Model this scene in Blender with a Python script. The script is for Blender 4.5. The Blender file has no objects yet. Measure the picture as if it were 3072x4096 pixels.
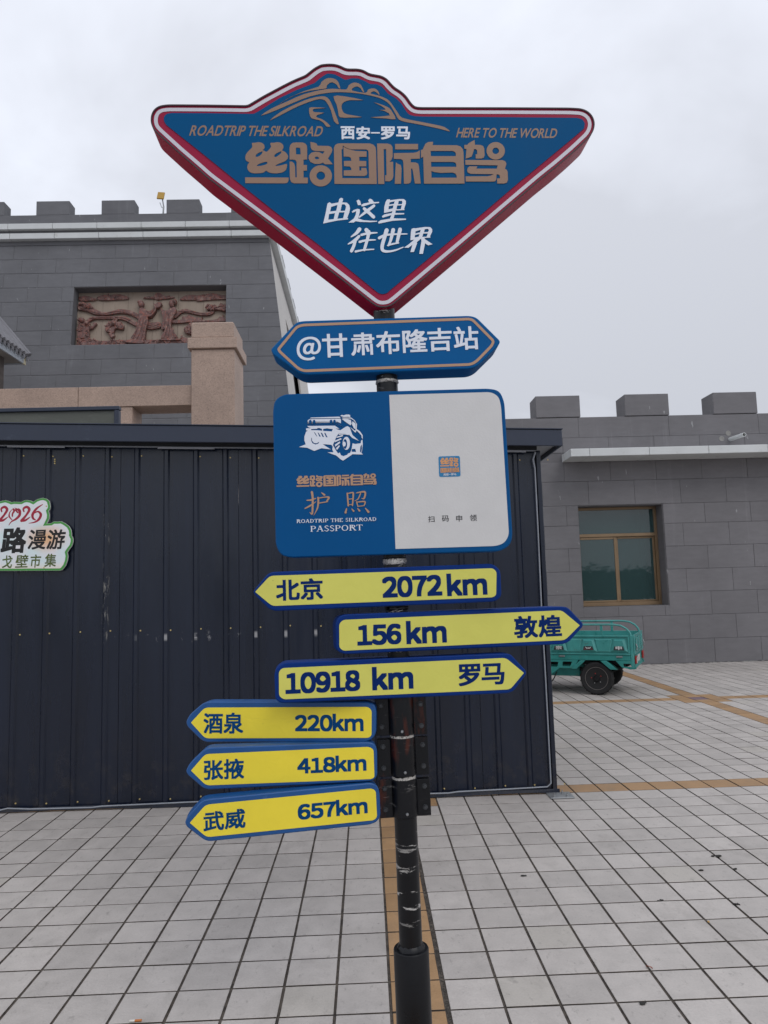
import bpy, bmesh, math, random
from mathutils import Vector, Matrix
R = math.radians
rnd = random.Random(7)
SC = bpy.context.scene
COL = SC.collection

# ------------------------------------------------------------------ camera
F, YAW, PITCH, ROLL, EYE = 2890.56, 0.027035, 0.105046, -0.028076, 1.5
def cam_axes():
    cy, sy = math.cos(YAW), math.sin(YAW)
    fwd = Vector((sy*math.cos(PITCH), cy*math.cos(PITCH), math.sin(PITCH)))
    right = Vector((cy, -sy, 0)); up = right.cross(fwd)
    c, s = math.cos(ROLL), math.sin(ROLL)
    return c*right + s*up, -s*right + c*up, fwd
CR, CU, CF = cam_axes()
cd = bpy.data.cameras.new('camera'); cam = bpy.data.objects.new('camera', cd); COL.objects.link(cam)
m = Matrix((CR, CU, -CF)).transposed().to_4x4(); m.translation = (0, 0, EYE)
cam.matrix_world = m
cd.sensor_fit = 'VERTICAL'; cd.sensor_height = 36; cd.lens = F/4096*36
cd.clip_end = 2000; cd.clip_start = 0.05
SC.camera = cam

# ------------------------------------------------------------------ sky, sun, exposure
SUN_EL, SUN_AZ = R(46), R(152)          # azimuth from +Y clockwise
w = bpy.data.worlds.new('World'); SC.world = w; w.use_nodes = True
nt = w.node_tree; N = nt.nodes; L = nt.links
for n in list(N): N.remove(n)
out = N.new('ShaderNodeOutputWorld'); bg = N.new('ShaderNodeBackground'); bg.inputs[1].default_value = 0.1
sky = N.new('ShaderNodeTexSky'); sky.sky_type = 'NISHITA'; sky.sun_disc = False
sky.sun_elevation = SUN_EL; sky.sun_rotation = SUN_AZ; sky.dust_density = 3; sky.air_density = 1.2
tc = N.new('ShaderNodeTexCoord'); sep = N.new('ShaderNodeSeparateXYZ'); L.new(tc.outputs['Generated'], sep.inputs[0])
zz = N.new('ShaderNodeMath'); zz.operation = 'MAXIMUM'; zz.inputs[1].default_value = 0.0; L.new(sep.outputs[2], zz.inputs[0])
za = N.new('ShaderNodeMath'); za.operation = 'ADD'; za.inputs[1].default_value = 0.28; L.new(zz.outputs[0], za.inputs[0])
dx = N.new('ShaderNodeMath'); dx.operation = 'DIVIDE'; L.new(sep.outputs[0], dx.inputs[0]); L.new(za.outputs[0], dx.inputs[1])
dy = N.new('ShaderNodeMath'); dy.operation = 'DIVIDE'; L.new(sep.outputs[1], dy.inputs[0]); L.new(za.outputs[0], dy.inputs[1])
cmb = N.new('ShaderNodeCombineXYZ'); L.new(dx.outputs[0], cmb.inputs[0]); L.new(dy.outputs[0], cmb.inputs[1]); cmb.inputs[2].default_value = 41.6
def wnoise(scale, detail, rough, dist=0.3):
    n = N.new('ShaderNodeTexNoise'); n.inputs['Scale'].default_value = scale; n.inputs['Detail'].default_value = detail
    n.inputs['Roughness'].default_value = rough; n.inputs['Distortion'].default_value = dist
    L.new(cmb.outputs[0], n.inputs['Vector']); return n
n1 = wnoise(0.55, 4, 0.45); n2 = wnoise(2.1, 5, 0.52, 0.3)
mx = N.new('ShaderNodeMath'); mx.operation = 'MULTIPLY_ADD'; L.new(n2.outputs['Fac'], mx.inputs[0]); mx.inputs[1].default_value = 0.5; L.new(n1.outputs['Fac'], mx.inputs[2])
ramp = N.new('ShaderNodeValToRGB'); L.new(mx.outputs[0], ramp.inputs[0])
e = ramp.color_ramp.elements
e[0].position = 0.63; e[0].color = (6.6, 6.85, 7.55, 1)
e[1].position = 0.87; e[1].color = (9.8, 10.35, 11.5, 1)
mid = ramp.color_ramp.elements.new(0.74); mid.color = (8.1, 8.45, 9.35, 1)
mix = N.new('ShaderNodeMix'); mix.data_type = 'RGBA'; mix.inputs[0].default_value = 0.97
cie = N.new('ShaderNodeMapRange'); L.new(zz.outputs[0], cie.inputs[0])           # overcast skies are darker towards the horizon
for i_, v_ in enumerate((0.0, 0.75, 0.80, 1.13)): cie.inputs[i_+1].default_value = v_
cs = N.new('ShaderNodeVectorMath'); cs.operation = 'SCALE'; L.new(ramp.outputs[0], cs.inputs[0]); L.new(cie.outputs[0], cs.inputs['Scale'])
L.new(sky.outputs[0], mix.inputs[6]); L.new(cs.outputs[0], mix.inputs[7])
L.new(mix.outputs[2], bg.inputs[0]); L.new(bg.outputs[0], out.inputs[0])
sl = bpy.data.lights.new('sun', 'SUN'); sl.energy = 0.6; sl.angle = R(24); sl.color = (1, 0.97, 0.93)
so = bpy.data.objects.new('sun', sl); COL.objects.link(so)
sd = Vector((math.sin(SUN_AZ)*math.cos(SUN_EL), math.cos(SUN_AZ)*math.cos(SUN_EL), math.sin(SUN_EL)))
so.rotation_euler = sd.to_track_quat('Z', 'Y').to_euler(); so.location = sd*40
SC.view_settings.view_transform = 'Standard'; SC.view_settings.look = 'None'
SC.view_settings.gamma = 1; SC.view_settings.use_curve_mapping = False; SC.view_settings.exposure = 0.05

# ------------------------------------------------------------------ measuring: a pixel of the 3072x4096 photograph onto a real plane
def ray(px, py): return CF + (px-1536)/F*CR - (py-2048)/F*CU
def at(px, py, Y):
    d = ray(px, py); return Vector((0, 0, EYE)) + d*(Y/d.y)
def crop(s, ox, oy): return lambda pts: [(ox+x*s, oy+y*s) for x, y in pts]

# ------------------------------------------------------------------ materials
MATS = {}
def lin(c):
    return tuple((v/12.92 if v <= 0.04045 else ((v+0.055)/1.055)**2.4) for v in c)
def hexc(h): return lin(tuple(int(h[i:i+2], 16)/255 for i in (0, 2, 4)))
class NT:
    def __init__(s, name):
        s.m = bpy.data.materials.new(name); s.m.use_nodes = True
        s.t = s.m.node_tree; s.b = s.t.nodes['Principled BSDF']
    def n(s, typ, **kw):
        n = s.t.nodes.new(typ)
        for k, v in kw.items():
            if k.startswith('_'): n.inputs[k[1:].replace('_', ' ')].default_value = v
            else: setattr(n, k, v)
        return n
    def l(s, a, b): s.t.links.new(a, b)
    def coord(s, kind='Object', scale=(1, 1, 1)):
        if kind == 'Position': o = s.n('ShaderNodeNewGeometry').outputs['Position']
        else: o = s.n('ShaderNodeTexCoord').outputs[kind]
        mp = s.n('ShaderNodeMapping'); mp.inputs['Scale'].default_value = scale
        s.l(o, mp.inputs[0]); return mp.outputs[0]
    def noise(s, vec, scale, detail=4, rough=0.55, dist=0):
        n = s.n('ShaderNodeTexNoise', _Scale=scale, _Detail=detail, _Roughness=rough, _Distortion=dist)
        s.l(vec, n.inputs['Vector']); return n.outputs['Fac']
    def mrange(s, v, a, b, c, d):
        n = s.n('ShaderNodeMapRange'); s.l(v, n.inputs[0])
        for i, x in enumerate((a, b, c, d)): n.inputs[i+1].default_value = x
        return n.outputs[0]
    def mul(s, a, b):
        n = s.n('ShaderNodeMath', operation='MULTIPLY')
        for i, x in enumerate((a, b)):
            if isinstance(x, (int, float)): n.inputs[i].default_value = x
            else: s.l(x, n.inputs[i])
        return n.outputs[0]
    def mix(s, fac, a, b):
        n = s.n('ShaderNodeMix', data_type='RGBA')
        for i, x in ((0, fac), (6, a), (7, b)):
            if isinstance(x, (int, float)): n.inputs[i].default_value = x
            elif isinstance(x, tuple): n.inputs[i].default_value = (*x[:3], 1)
            else: s.l(x, n.inputs[i])
        return n.outputs[2]
    def scale_col(s, col, v):
        n = s.n('ShaderNodeVectorMath', operation='SCALE')
        if isinstance(col, tuple): n.inputs[0].default_value = col[:3]
        else: s.l(col, n.inputs[0])
        s.l(v, n.inputs['Scale']); return n.outputs[0]
    def bump(s, h, strength, dist=0.002):
        n = s.n('ShaderNodeBump', _Strength=strength, _Distance=dist); s.l(h, n.inputs['Height'])
        s.l(n.outputs[0], s.b.inputs['Normal'])
    def base(s, v):
        if isinstance(v, tuple): s.b.inputs['Base Color'].default_value = (*v[:3], 1)
        else: s.l(v, s.b.inputs['Base Color'])
    def rough(s, v):
        if isinstance(v, (int, float)): s.b.inputs['Roughness'].default_value = v
        else: s.l(v, s.b.inputs['Roughness'])

def plain(name, col, rough=0.5, var=0.12, nscale=6, metal=0, bump=0, spec=0.5, dirt=None, stretch=(1, 1, 1), kind='Object'):
    """A painted / plain surface with uneven tone and some grime."""
    if isinstance(col, str): col = hexc(col)
    t = NT(name); v = t.coord(kind, stretch)
    n = t.noise(v, nscale, 5, 0.6)
    c = t.scale_col(col, t.mrange(n, 0.3, 0.7, 1-var, 1+var))
    if dirt:
        d = t.noise(v, nscale*3.3, 6, 0.7); c = t.mix(t.mrange(d, dirt[1], dirt[1]+0.12, 0, dirt[2]), c, dirt[0])
    t.base(c); t.rough(t.mrange(n, 0.3, 0.7, rough-0.07, min(1, rough+0.09)))
    t.b.inputs['Metallic'].default_value = metal; t.b.inputs['Specular IOR Level'].default_value = spec
    if bump: t.bump(t.noise(v, nscale*12, 3, 0.6), bump, 0.002)
    MATS[name] = t.m; return t.m

# sign paints
plain('crest_blue', '004d7c', .55, .05, 3, spec=.08, dirt=(hexc('3a6484'), .66, .25))
plain('crest_red', '94203f', .42, .08, 4, spec=.12, dirt=(hexc('5e1a2c'), .63, .5))
plain('crest_side', '96002c', .36, .14, 3, spec=.15, dirt=(hexc('4a1822'), .62, .6))
plain('crest_rim', '3f2a30', .6, .25, 12)
plain('stripe_white', 'c6c4cc', .45, .05, 8)
plain('bronze_vinyl', '8a6c58', .42, .07, 5, spec=.45)
plain('bronze_light', 'b08a6e', .42, .06, 5, spec=.45)
plain('white_vinyl', 'd9dde6', .45, .04, 8)
plain('board_blue', '00558e', .4, .08, 4, spec=.12, dirt=(hexc('2b5c88'), .66, .3))
plain('info_blue', '004c82', .4, .05, 2, spec=.12)
plain('badge_blue', '1c76a6', .4, .05, 8)
plain('badge_orange', 'd0935f', .4, .05, 8)
plain('paper_white', 'cac8c6', .42, .03, 12, bump=.25)
plain('ink_black', '17171c', .5, .1, 8)
plain('navy_paint', '002c70', .42, .12, 5, spec=.15, dirt=(hexc('22406e'), .64, .4))
plain('navy_vinyl', '002560', .5, .05, 8, spec=.12)
plain('yellow_faded', 'd2ce60', .36, .05, 5, spec=.45, dirt=(hexc('b8b254'), .66, .4))
plain('yellow_bright', 'ecd63a', .36, .06, 5, spec=.45, dirt=(hexc('b39f31'), .69, .5))
plain('worn_blue', '0d4b86', .42, .16, 5, spec=.5, dirt=(hexc('4b7396'), .6, .55))
plain('teal_ink', '003f70', .5, .08, 8, spec=.12)
plain('steel_zinc', '9b9d9e', .4, .15, 10, metal=.7, dirt=(hexc('5c5148'), .6, .5))
plain('bolt_black', '3b3d40', .42, .25, 30, metal=.3, dirt=(hexc('4b2a1c'), .6, .5))
def black_pole(name, scr, rust=0.0):
    t = NT(name); v = t.coord('Object', (1, 1, 1)); base = hexc('0b0c10')
    n = t.noise(v, 7, 5, .6); c = t.scale_col(base, t.mrange(n, .3, .7, .75, 1.35))
    if rust:
        r = t.noise(t.coord('Object', (9, 9, 2.2)), 2.2, 6, .6)
        c = t.mix(t.mrange(r, .56, .70, 0, rust), c, hexc('6a2c14'))
    if scr:
        s1 = t.noise(t.coord('Object', (7, 7, 34)), 1.7, 6, .72, .4)
        s2 = t.noise(t.coord('Object', (1, 1, 5.2)), 1.3, 2, .5)
        k = t.mul(t.mrange(s1, .60, .63, 0, 1), t.mrange(s2, .47, .56, 0, scr))
        c = t.mix(k, c, hexc('b9b6b2'))
        lines = t.noise(t.coord('Object', (.4, .4, 60)), 1, 2, .5)
        c = t.mix(t.mrange(lines, .67, .70, 0, .35), c, hexc('4d4f55'))
    t.base(c); t.rough(t.mrange(n, .3, .7, .25, .45)); t.b.inputs['Specular IOR Level'].default_value = .32
    t.bump(t.noise(t.coord('Object', (1, 1, 9)), 12, 4, .6), .25, .002)
    MATS[name] = t.m
black_pole('pole_black', .95); black_pole('sleeve_black', 0); black_pole('clamp_black', .25, .5); black_pole('collar_torn', 0)
plain('torn_label', 'b9b4ad', .7, .25, 40, dirt=(hexc('17181b'), .5, .95))

for nm_ in ('yellow_faded', 'yellow_bright'):
    t = NT.__new__(NT); t.m = MATS[nm_]; t.t = t.m.node_tree; t.b = t.t.nodes['Principled BSDF']
    col_in = t.b.inputs['Base Color'].links[0].from_socket
    sk = t.noise(t.coord('Object', (1, 1, 1)), 55, 2, .4); c_ = t.mix(t.mrange(sk, .775, .79, 0, .8), col_in, hexc('3a3a2a')); 
    ln = t.noise(t.coord('Object', (1.2, 1, 30)), 3.2, 4, .6, .5); c_ = t.mix(t.mrange(ln, .70, .73, 0, .25), c_, hexc('8f8a3c')); t.base(c_)
    t.bump(t.noise(t.coord('Object', (1, 1, 1)), 16, 3, .5, .8), .35, .004); t.rough(.26)
# walls, stone, ground
def block_mat(name, col, var, light=None):
    t = NT(name); info = t.n('ShaderNodeObjectInfo'); v = t.coord('Position')
    n = t.noise(v, .9, 5, .6); n2 = t.noise(t.coord('Position', (1, 1, 3.5)), 3.5, 5, .65)
    c = t.scale_col(col, t.mrange(info.outputs['Random'], 0, 1, 1-var, 1+var))
    c = t.scale_col(c, t.mrange(n, .3, .7, .9, 1.1)); c = t.scale_col(c, t.mrange(n2, .3, .7, .93, 1.07))
    st = t.noise(t.coord('Position', (6, 6, .35)), 1.2, 5, .7)
    c = t.mix(t.mrange(st, .60, .76, 0, .34), c, tuple(min(1, x*1.7) for x in col))
    ch = t.noise(t.coord('Position', (5, 5, 1.2)), 3.1, 3, .5)
    c = t.mix(t.mrange(ch, .735, .745, 0, .55), c, (.42, .42, .42))
    t.base(c); t.rough(.72); t.b.inputs['Specular IOR Level'].default_value = .3
    t.bump(t.noise(v, 38, 4, .6), .18, .003); MATS[name] = t.m
block_mat('slate_block', hexc('727072'), .045)
block_mat('tower_block', hexc('68686b'), .04)
plain('grey_render', '5e605c', .8, .07, 1.2, bump=.2, kind='Position')
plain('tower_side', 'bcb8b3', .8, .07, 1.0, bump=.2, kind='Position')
plain('pale_stone', 'c9cbca', .6, .06, 2, dirt=(hexc('9c9689'), .6, .5), kind='Position')
plain('wall_joint', '686668', .9, .1, 4)
plain('tower_joint', '7c7b7d', .9, .1, 4)
def granite(name, col):
    t = NT(name); v = t.coord('Position'); vo = t.n('ShaderNodeTexVoronoi', _Scale=75.0); t.l(v, vo.inputs['Vector'])
    sp = t.n('ShaderNodeSeparateColor'); t.l(vo.outputs['Color'], sp.inputs[0])
    c = t.scale_col(col, t.mrange(sp.outputs[0], 0, 1, .88, 1.13))
    c = t.mix(t.mrange(sp.outputs[1], .9, .93, 0, .3), c, hexc('5d524c'))
    n = t.noise(v, 1.6, 6, .6); c = t.scale_col(c, t.mrange(n, .3, .7, .86, 1.1))
    st = t.noise(t.coord('Position', (3, 3, .5)), 2.4, 5, .7); c = t.mix(t.mrange(st, .6, .8, 0, .35), c, hexc('6b5a50'))
    t.base(c); t.rough(.62); t.bump(t.noise(v, 60, 3, .6), .2, .003); MATS[name] = t.m
granite('pink_granite', hexc('a58e7f'))
def tile_mat(name, col, col2):
    t = NT(name); pos = t.n('ShaderNodeNewGeometry').outputs['Position']
    mp = t.n('ShaderNodeMapping'); mp.inputs['Location'].default_value = (-.257/.201+.0001, -2.743/.201, 0); mp.inputs['Scale'].default_value = (1/.201, 1/.201, 0)
    t.l(pos, mp.inputs[0]); fl = t.n('ShaderNodeVectorMath', operation='FLOOR'); t.l(mp.outputs[0], fl.inputs[0])
    wn = t.n('ShaderNodeTexWhiteNoise'); wn.noise_dimensions = '2D'; t.l(fl.outputs[0], wn.inputs['Vector'])
    c = t.scale_col(col, t.mrange(wn.outputs['Value'], 0, 1, .89, 1.08))
    big = t.noise(t.coord('Position'), .55, 5, .6); c = t.scale_col(c, t.mrange(big, .3, .7, .92, 1.06))
    mid_ = t.noise(t.coord('Position', (1, 1, 1)), 9, 6, .65); c = t.scale_col(c, t.mrange(mid_, .3, .7, .91, 1.07))
    # warmer odd tile here and there
    c = t.mix(t.mrange(wn.outputs['Value'], .965, .97, 0, .35), c, col2)
    # soot, gum and drip stains
    vo = t.n('ShaderNodeTexVoronoi', _Scale=3.1, _Randomness=1.0); dvec = t.n('ShaderNodeVectorMath', operation='ADD')
    dn = t.n('ShaderNodeTexNoise', _Scale=14.0, _Detail=4.0); t.l(t.coord('Position'), dn.inputs['Vector'])
    dsc = t.n('ShaderNodeVectorMath', operation='SCALE'); t.l(dn.outputs['Color'], dsc.inputs[0]); dsc.inputs['Scale'].default_value = .12
    t.l(t.coord('Position'), dvec.inputs[0]); t.l(dsc.outputs[0], dvec.inputs[1]); t.l(dvec.outputs[0], vo.inputs['Vector'])
    sp = t.n('ShaderNodeSeparateColor'); t.l(vo.outputs['Color'], sp.inputs[0])
    nd = t.n('ShaderNodeMath', operation='DIVIDE'); t.l(vo.outputs['Distance'], nd.inputs[0]); t.l(t.mrange(sp.outputs[2], 0, 1, .35, 1.5), nd.inputs[1]); near = t.mrange(nd.outputs[0], .03, .11, 1, 0)
    pick = t.mrange(sp.outputs[0], .38, .42, 0, 1)
    k = t.mul(t.mul(near, pick), t.mrange(sp.outputs[1], 0, 1, .15, .8))
    c = t.mix(k, c, hexc('4f4c49'))
    dr = t.noise(t.coord('Position', (1, .6, 1)), 2.3, 7, .7, .6); c = t.mix(t.mrange(dr, .55, .72, 0, .38), c, hexc('7b756d')); sm = t.noise(t.coord('Position', (2.2, 1, 1)), 16, 7, .75); c = t.mix(t.mrange(sm, .57, .70, 0, .5), c, hexc('6c6862'))
    sk = t.noise(t.coord('Position'), 38, 3, .5); c = t.mix(t.mrange(sk, .735, .76, 0, .5), c, hexc('4a4642'))
    fn = t.noise(t.coord('Position'), 120, 3, .6); c = t.scale_col(c, t.mrange(fn, .3, .7, .95, 1.05))
    t.base(c); t.rough(t.mrange(mid_, .3, .7, .42, .6)); t.b.inputs['Specular IOR Level'].default_value = .42
    h1 = t.noise(t.coord('Position', (1, 1.6, 1)), 62, 4, .6, .5)
    t.bump(h1, .8, .0022); MATS[name] = t.m
tile_mat('tile_white', hexc('b6afa9'), hexc('a39d90'))
tile_mat('tile_orange', hexc('a5835f'), hexc('98785c'))
tile_mat('tile_mauve', hexc('7d6770'), hexc('7d6770'))
plain('grout', '544c44', .95, .3, 9, bump=.5, dirt=(hexc('2a2522'), .48, .7), kind='Position')
plain('far_ground', 'a9a6a4', .85, .08, .5, kind='Position')
plain('gravel_fill', '4a4641', .95, .3, 60, bump=.8, dirt=(hexc('9b948b'), .58, .8), kind='Position')

# shed
def shed_mat():
    t = NT('shed_paint'); base = hexc('0e1728')
    n = t.noise(t.coord('Object', (2.2, 1, .35)), 1.5, 5, .6); c = t.scale_col(base, t.mrange(n, .3, .7, .82, 1.2))
    st = t.noise(t.coord('Object', (34, 1, .5)), 1, 4, .6); c = t.scale_col(c, t.mrange(st, .3, .7, .9, 1.12))
    # scuffed band at handlebar height and long vertical scratches
    sp = t.n('ShaderNodeSeparateXYZ'); t.l(t.n('ShaderNodeTexCoord').outputs['Object'], sp.inputs[0])
    d = t.n('ShaderNodeMath', operation='SUBTRACT'); t.l(sp.outputs[2], d.inputs[0]); d.inputs[1].default_value = 1.19
    ab = t.n('ShaderNodeMath', operation='ABSOLUTE'); t.l(d.outputs[0], ab.inputs[0])
    band = t.mrange(ab.outputs[0], .015, .045, 1, 0)
    s1 = t.noise(t.coord('Object', (16, 16, 12)), 1, 6, .75); xr_ = t.mrange(sp.outputs[0], -2.2, -1.2, 0, 1); c = t.mix(t.mul(xr_, t.mul(band, t.mrange(s1, .61, .65, 0, .5))), c, hexc('a9a8a8'))
    s2 = t.noise(t.coord('Object', (26, 4, 2.6)), 1, 6, .78, .3); c = t.mix(t.mrange(s2, .715, .735, 0, .8), c, hexc('9a9588'))
    def mth(op, a, b=None):
        n_ = t.n('ShaderNodeMath', operation=op)
        for i_, x_ in enumerate((a, b)):
            if x_ is None: continue
            if isinstance(x_, (int, float)): n_.inputs[i_].default_value = x_
            else: t.l(x_, n_.inputs[i_])
        return n_.outputs[0]
    # paint knocked off the rib crests where carts have rubbed, and one long scratched run
    ph = mth('ABSOLUTE', mth('SUBTRACT', mth('FRACT', mth('ADD', mth('DIVIDE', mth('SUBTRACT', sp.outputs[0], -4.293), .2175), .5)), .5))
    crest_ = t.mrange(ph, .035, .06, 1, 0); kn = t.noise(t.coord('Object', (2, 2, 9)), 1.9, 3, .5)
    c = t.mix(t.mul(t.mrange(sp.outputs[0], -1.7, -1.6, 0, 1), t.mul(t.mrange(ab.outputs[0], .012, .03, 1, 0), t.mul(crest_, t.mrange(kn, .45, .53, 0, .6)))), c, hexc('b9b8b8'))
    run_ = t.mrange(mth('ABSOLUTE', mth('ADD', sp.outputs[0], 1.905)), .012, .03, 1, 0); rn = t.noise(t.coord('Object', (30, 30, 5)), 1, 5, .75)
    c = t.mix(t.mul(t.mrange(sp.outputs[2], 2.3, 2.1, 0, 1), t.mul(t.mrange(sp.outputs[2], 1.1, 1.2, 0, 1), t.mul(run_, t.mrange(rn, .55, .61, 0, .55)))), c, hexc('a8a49a'))
    low = t.mrange(sp.outputs[2], 0, .55, 1, 0); s3 = t.noise(t.coord('Object', (6, 6, 6)), 1.4, 7, .75)
    c = t.mix(t.mul(low, t.mrange(s3, .5, .7, 0, .45)), c, hexc('4c443a'))
    t.base(c); t.rough(t.mrange(n, .3, .7, .2, .36)); t.b.inputs['Specular IOR Level'].default_value = .5
    t.bump(t.noise(t.coord('Object', (3.2, 1, .55)), 1.6, 3, .5), .6, .02); MATS['shed_paint'] = t.m
shed_mat()
plain('fascia_paint', '252d3e', .4, .07, 2, spec=.5, dirt=(hexc('4c5464'), .62, .4))
plain('white_trim', '8b8f96', .4, .08, 6)
plain('soffit_grey', '9a9da3', .6, .06, 3)
plain('screw_brass', 'c9b37a', .35, .1, 30, metal=.5)
plain('drip_dark', '14161a', .5, .1, 6)
plain('panel_grey', '55574f', .5, .14, 2, dirt=(hexc('6b6d66'), .55, .5), stretch=(1, 1, 6))

# board on the shed
def cloud_board():
    t = NT('market_print'); g = t.coord('Object'); sp = t.n('ShaderNodeSeparateXYZ'); t.l(g, sp.inputs[0])
    n = t.noise(g, 6, 4, .5); c = t.mix(t.mrange(n, .35, .65, 0, 1), hexc('cfe0e2'), hexc('e3dcdf'))
    lo = t.mrange(sp.outputs[2], 1.69, 1.76, 1, 0); c = t.mix(lo, c, hexc('e6d8c6'))
    dx_ = t.n('ShaderNodeVectorMath', operation='DISTANCE'); t.l(t.coord('Object', (1, 0, 1.5)), dx_.inputs[0]); dx_.inputs[1].default_value = (-2.33, 0, 1.93*1.5)
    c = t.mix(t.mrange(dx_.outputs['Value'], .04, .17, .8, 0), c, hexc('e3a868'))
    t.base(c); t.rough(.4); MATS['market_print'] = t.m
cloud_board()
plain('market_green', '45913f', .4, .07, 8); plain('market_red', '9b1230', .4, .12, 14); plain('market_black', '060608', .45, .1, 10)
plain('market_olive', '4c5a24', .45, .35, 14); plain('market_edge', 'c9cbc6', .5, .05, 8)

# tricycle, tower details
plain('teal_paint', '42908b', .3, .16, 5, spec=.6, dirt=(hexc('5c5344'), .61, .7))
plain('teal_dull', '2a817b', .5, .18, 6, spec=.45, dirt=(hexc('75604b'), .6, .6))
plain('rubber', '1a1a1b', .75, .2, 14, bump=.4, dirt=(hexc('4e4a45'), .62, .4))
plain('rim_black', '17181b', .4, .2, 16, metal=.2, dirt=(hexc('4a443e'), .6, .5))
plain('rim_edge', '857f7c', .45, .2, 10, metal=.6)
plain('red_paint', 'a02a22', .4, .2, 14); plain('lamp_red', '9a2f2c', .2, .1, 10); plain('lamp_white', 'cfcfcc', .25, .1, 10)
plain('seat_black', '1d1d20', .55, .1, 8); plain('chrome', 'b9bcc0', .2, .08, 8, metal=.9)
plain('relief_brown', '6a504c', .5, .5, 6, spec=.35, bump=.5, dirt=(hexc('a55e4b'), .50, .6), kind='Position')
plain('relief_ground', '97887a', .75, .12, 1.5, bump=.3, dirt=(hexc('6f6353'), .58, .6), stretch=(3, 3, .6), kind='Position')
plain('roof_tile', '77767a', .75, .2, 7, bump=.4, kind='Position'); plain('eave_white', 'aeb4bb', .6, .05, 3); plain('eave_cream', 'c4bba0', .6, .08, 6)
plain('soffit_brown', '8a8580', .8, .12, 2); plain('old_column', '5b5450', .85, .4, 5, bump=.5); plain('lamp_gold', 'b08a35', .5, .1, 6); plain('bronze_frame', '8a7358', .35, .08, 5, metal=.35)
plain('pvc', 'cfd1d0', .4, .06, 8); plain('dark_hole', '0b0b0c', .9, .1, 8); plain('mortar_patch', '8b8985', .9, .15, 20)
plain('room_dark', '262c2a', .9, .3, 2); plain('curtain', 'a4b0ac', .9, .2, 3)
plain('leaf_red', '8a4a34', .6, .2, 40); plain('leaf_yellow', 'b08a4a', .6, .2, 40); plain('clod', '2b2926', .95, .3, 60, bump=.6)
plain('butt_paper', 'd6d2c8', .7, .1, 60); plain('butt_filter', 'b8703a', .7, .1, 60)
def glass_mat():
    t = NT('window_glass'); t.base((.055, .125, .125)); t.rough(.03)
    t.b.inputs['Transmission Weight'].default_value = .55; t.b.inputs['IOR'].default_value = 1.5
    t.b.inputs['Specular IOR Level'].default_value = .9; t.b.inputs['Coat Weight'].default_value = .6; t.b.inputs['Coat Roughness'].default_value = .02
    t.bump(t.noise(t.coord('Object'), 2.3, 3, .5), .16, .02); MATS['window_glass'] = t.m
glass_mat()
t = NT.__new__(NT); t.m = MATS['relief_brown']; t.t = t.m.node_tree; t.b = t.t.nodes['Principled BSDF']
pl_ = t.noise(t.coord('Position'), 11, 5, .7, .4); t.base(t.mix(t.mrange(pl_, .54, .64, 0, .6), t.b.inputs['Base Color'].links[0].from_socket, hexc('a3887c')))
M = MATS

# ------------------------------------------------------------------ object helpers
def tag(o, label=None, cat=None, group=None, kind=None):
    if label: o['label'] = label
    if cat: o['category'] = cat
    if group: o['group'] = group
    if kind: o['kind'] = kind
    return o
def empty(name, loc=(0, 0, 0), rz=0):
    o = bpy.data.objects.new(name, None); COL.objects.link(o); o.location = loc; o.rotation_euler = (0, 0, rz)
    o.empty_display_size = .2; return o
WM = {}
def wm(o):
    if o is None: return Matrix.Identity(4)
    if o.name in WM: return WM[o.name]
    base = Matrix.LocRotScale(o.location, o.rotation_euler, o.scale)
    return base
def link(name, me, mat=None, parent=None, mw=None):
    """one mesh object; mw = where its own axes stand in the world"""
    o = bpy.data.objects.new(name, me); COL.objects.link(o)
    if mat is not None and len(me.materials) == 0: me.materials.append(mat if not isinstance(mat, str) else M[mat])
    mw = mw if mw is not None else Matrix.Identity(4)
    if parent is not None:
        o.parent = parent; o.matrix_parent_inverse = Matrix.Identity(4); o.matrix_basis = wm(parent).inverted() @ mw
    else: o.matrix_basis = mw
    WM[o.name] = mw.copy()
    return o
def mesh(name, bm, smooth=False):
    bmesh.ops.recalc_face_normals(bm, faces=bm.faces)
    me = bpy.data.meshes.new(name); bm.to_mesh(me); bm.free()
    if smooth:
        me.polygons.foreach_set('use_smooth', [True]*len(me.polygons)); me.update()
        try: me.set_sharp_from_angle(angle=R(35))
        except Exception: pass
    return me
def box(bm, x0, y0, z0, x1, y1, z1, bev=0, mi=0):
    vs = [bm.verts.new(p) for p in ((x0, y0, z0), (x1, y0, z0), (x1, y1, z0), (x0, y1, z0), (x0, y0, z1), (x1, y0, z1), (x1, y1, z1), (x0, y1, z1))]
    fs = [bm.faces.new([vs[i] for i in q]) for q in ((0, 3, 2, 1), (4, 5, 6, 7), (0, 1, 5, 4), (1, 2, 6, 5), (2, 3, 7, 6), (3, 0, 4, 7))]
    for f in fs: f.material_index = mi
    if bev:
        es = list({e for f in fs for e in f.edges}); r = bmesh.ops.bevel(bm, geom=es, offset=bev, segments=1, affect='EDGES')
        for f in r['faces']: f.material_index = mi
    return vs
def boxme(name, *a, bev=0): bm = bmesh.new(); box(bm, *a, bev=bev); return mesh(name, bm)
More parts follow.
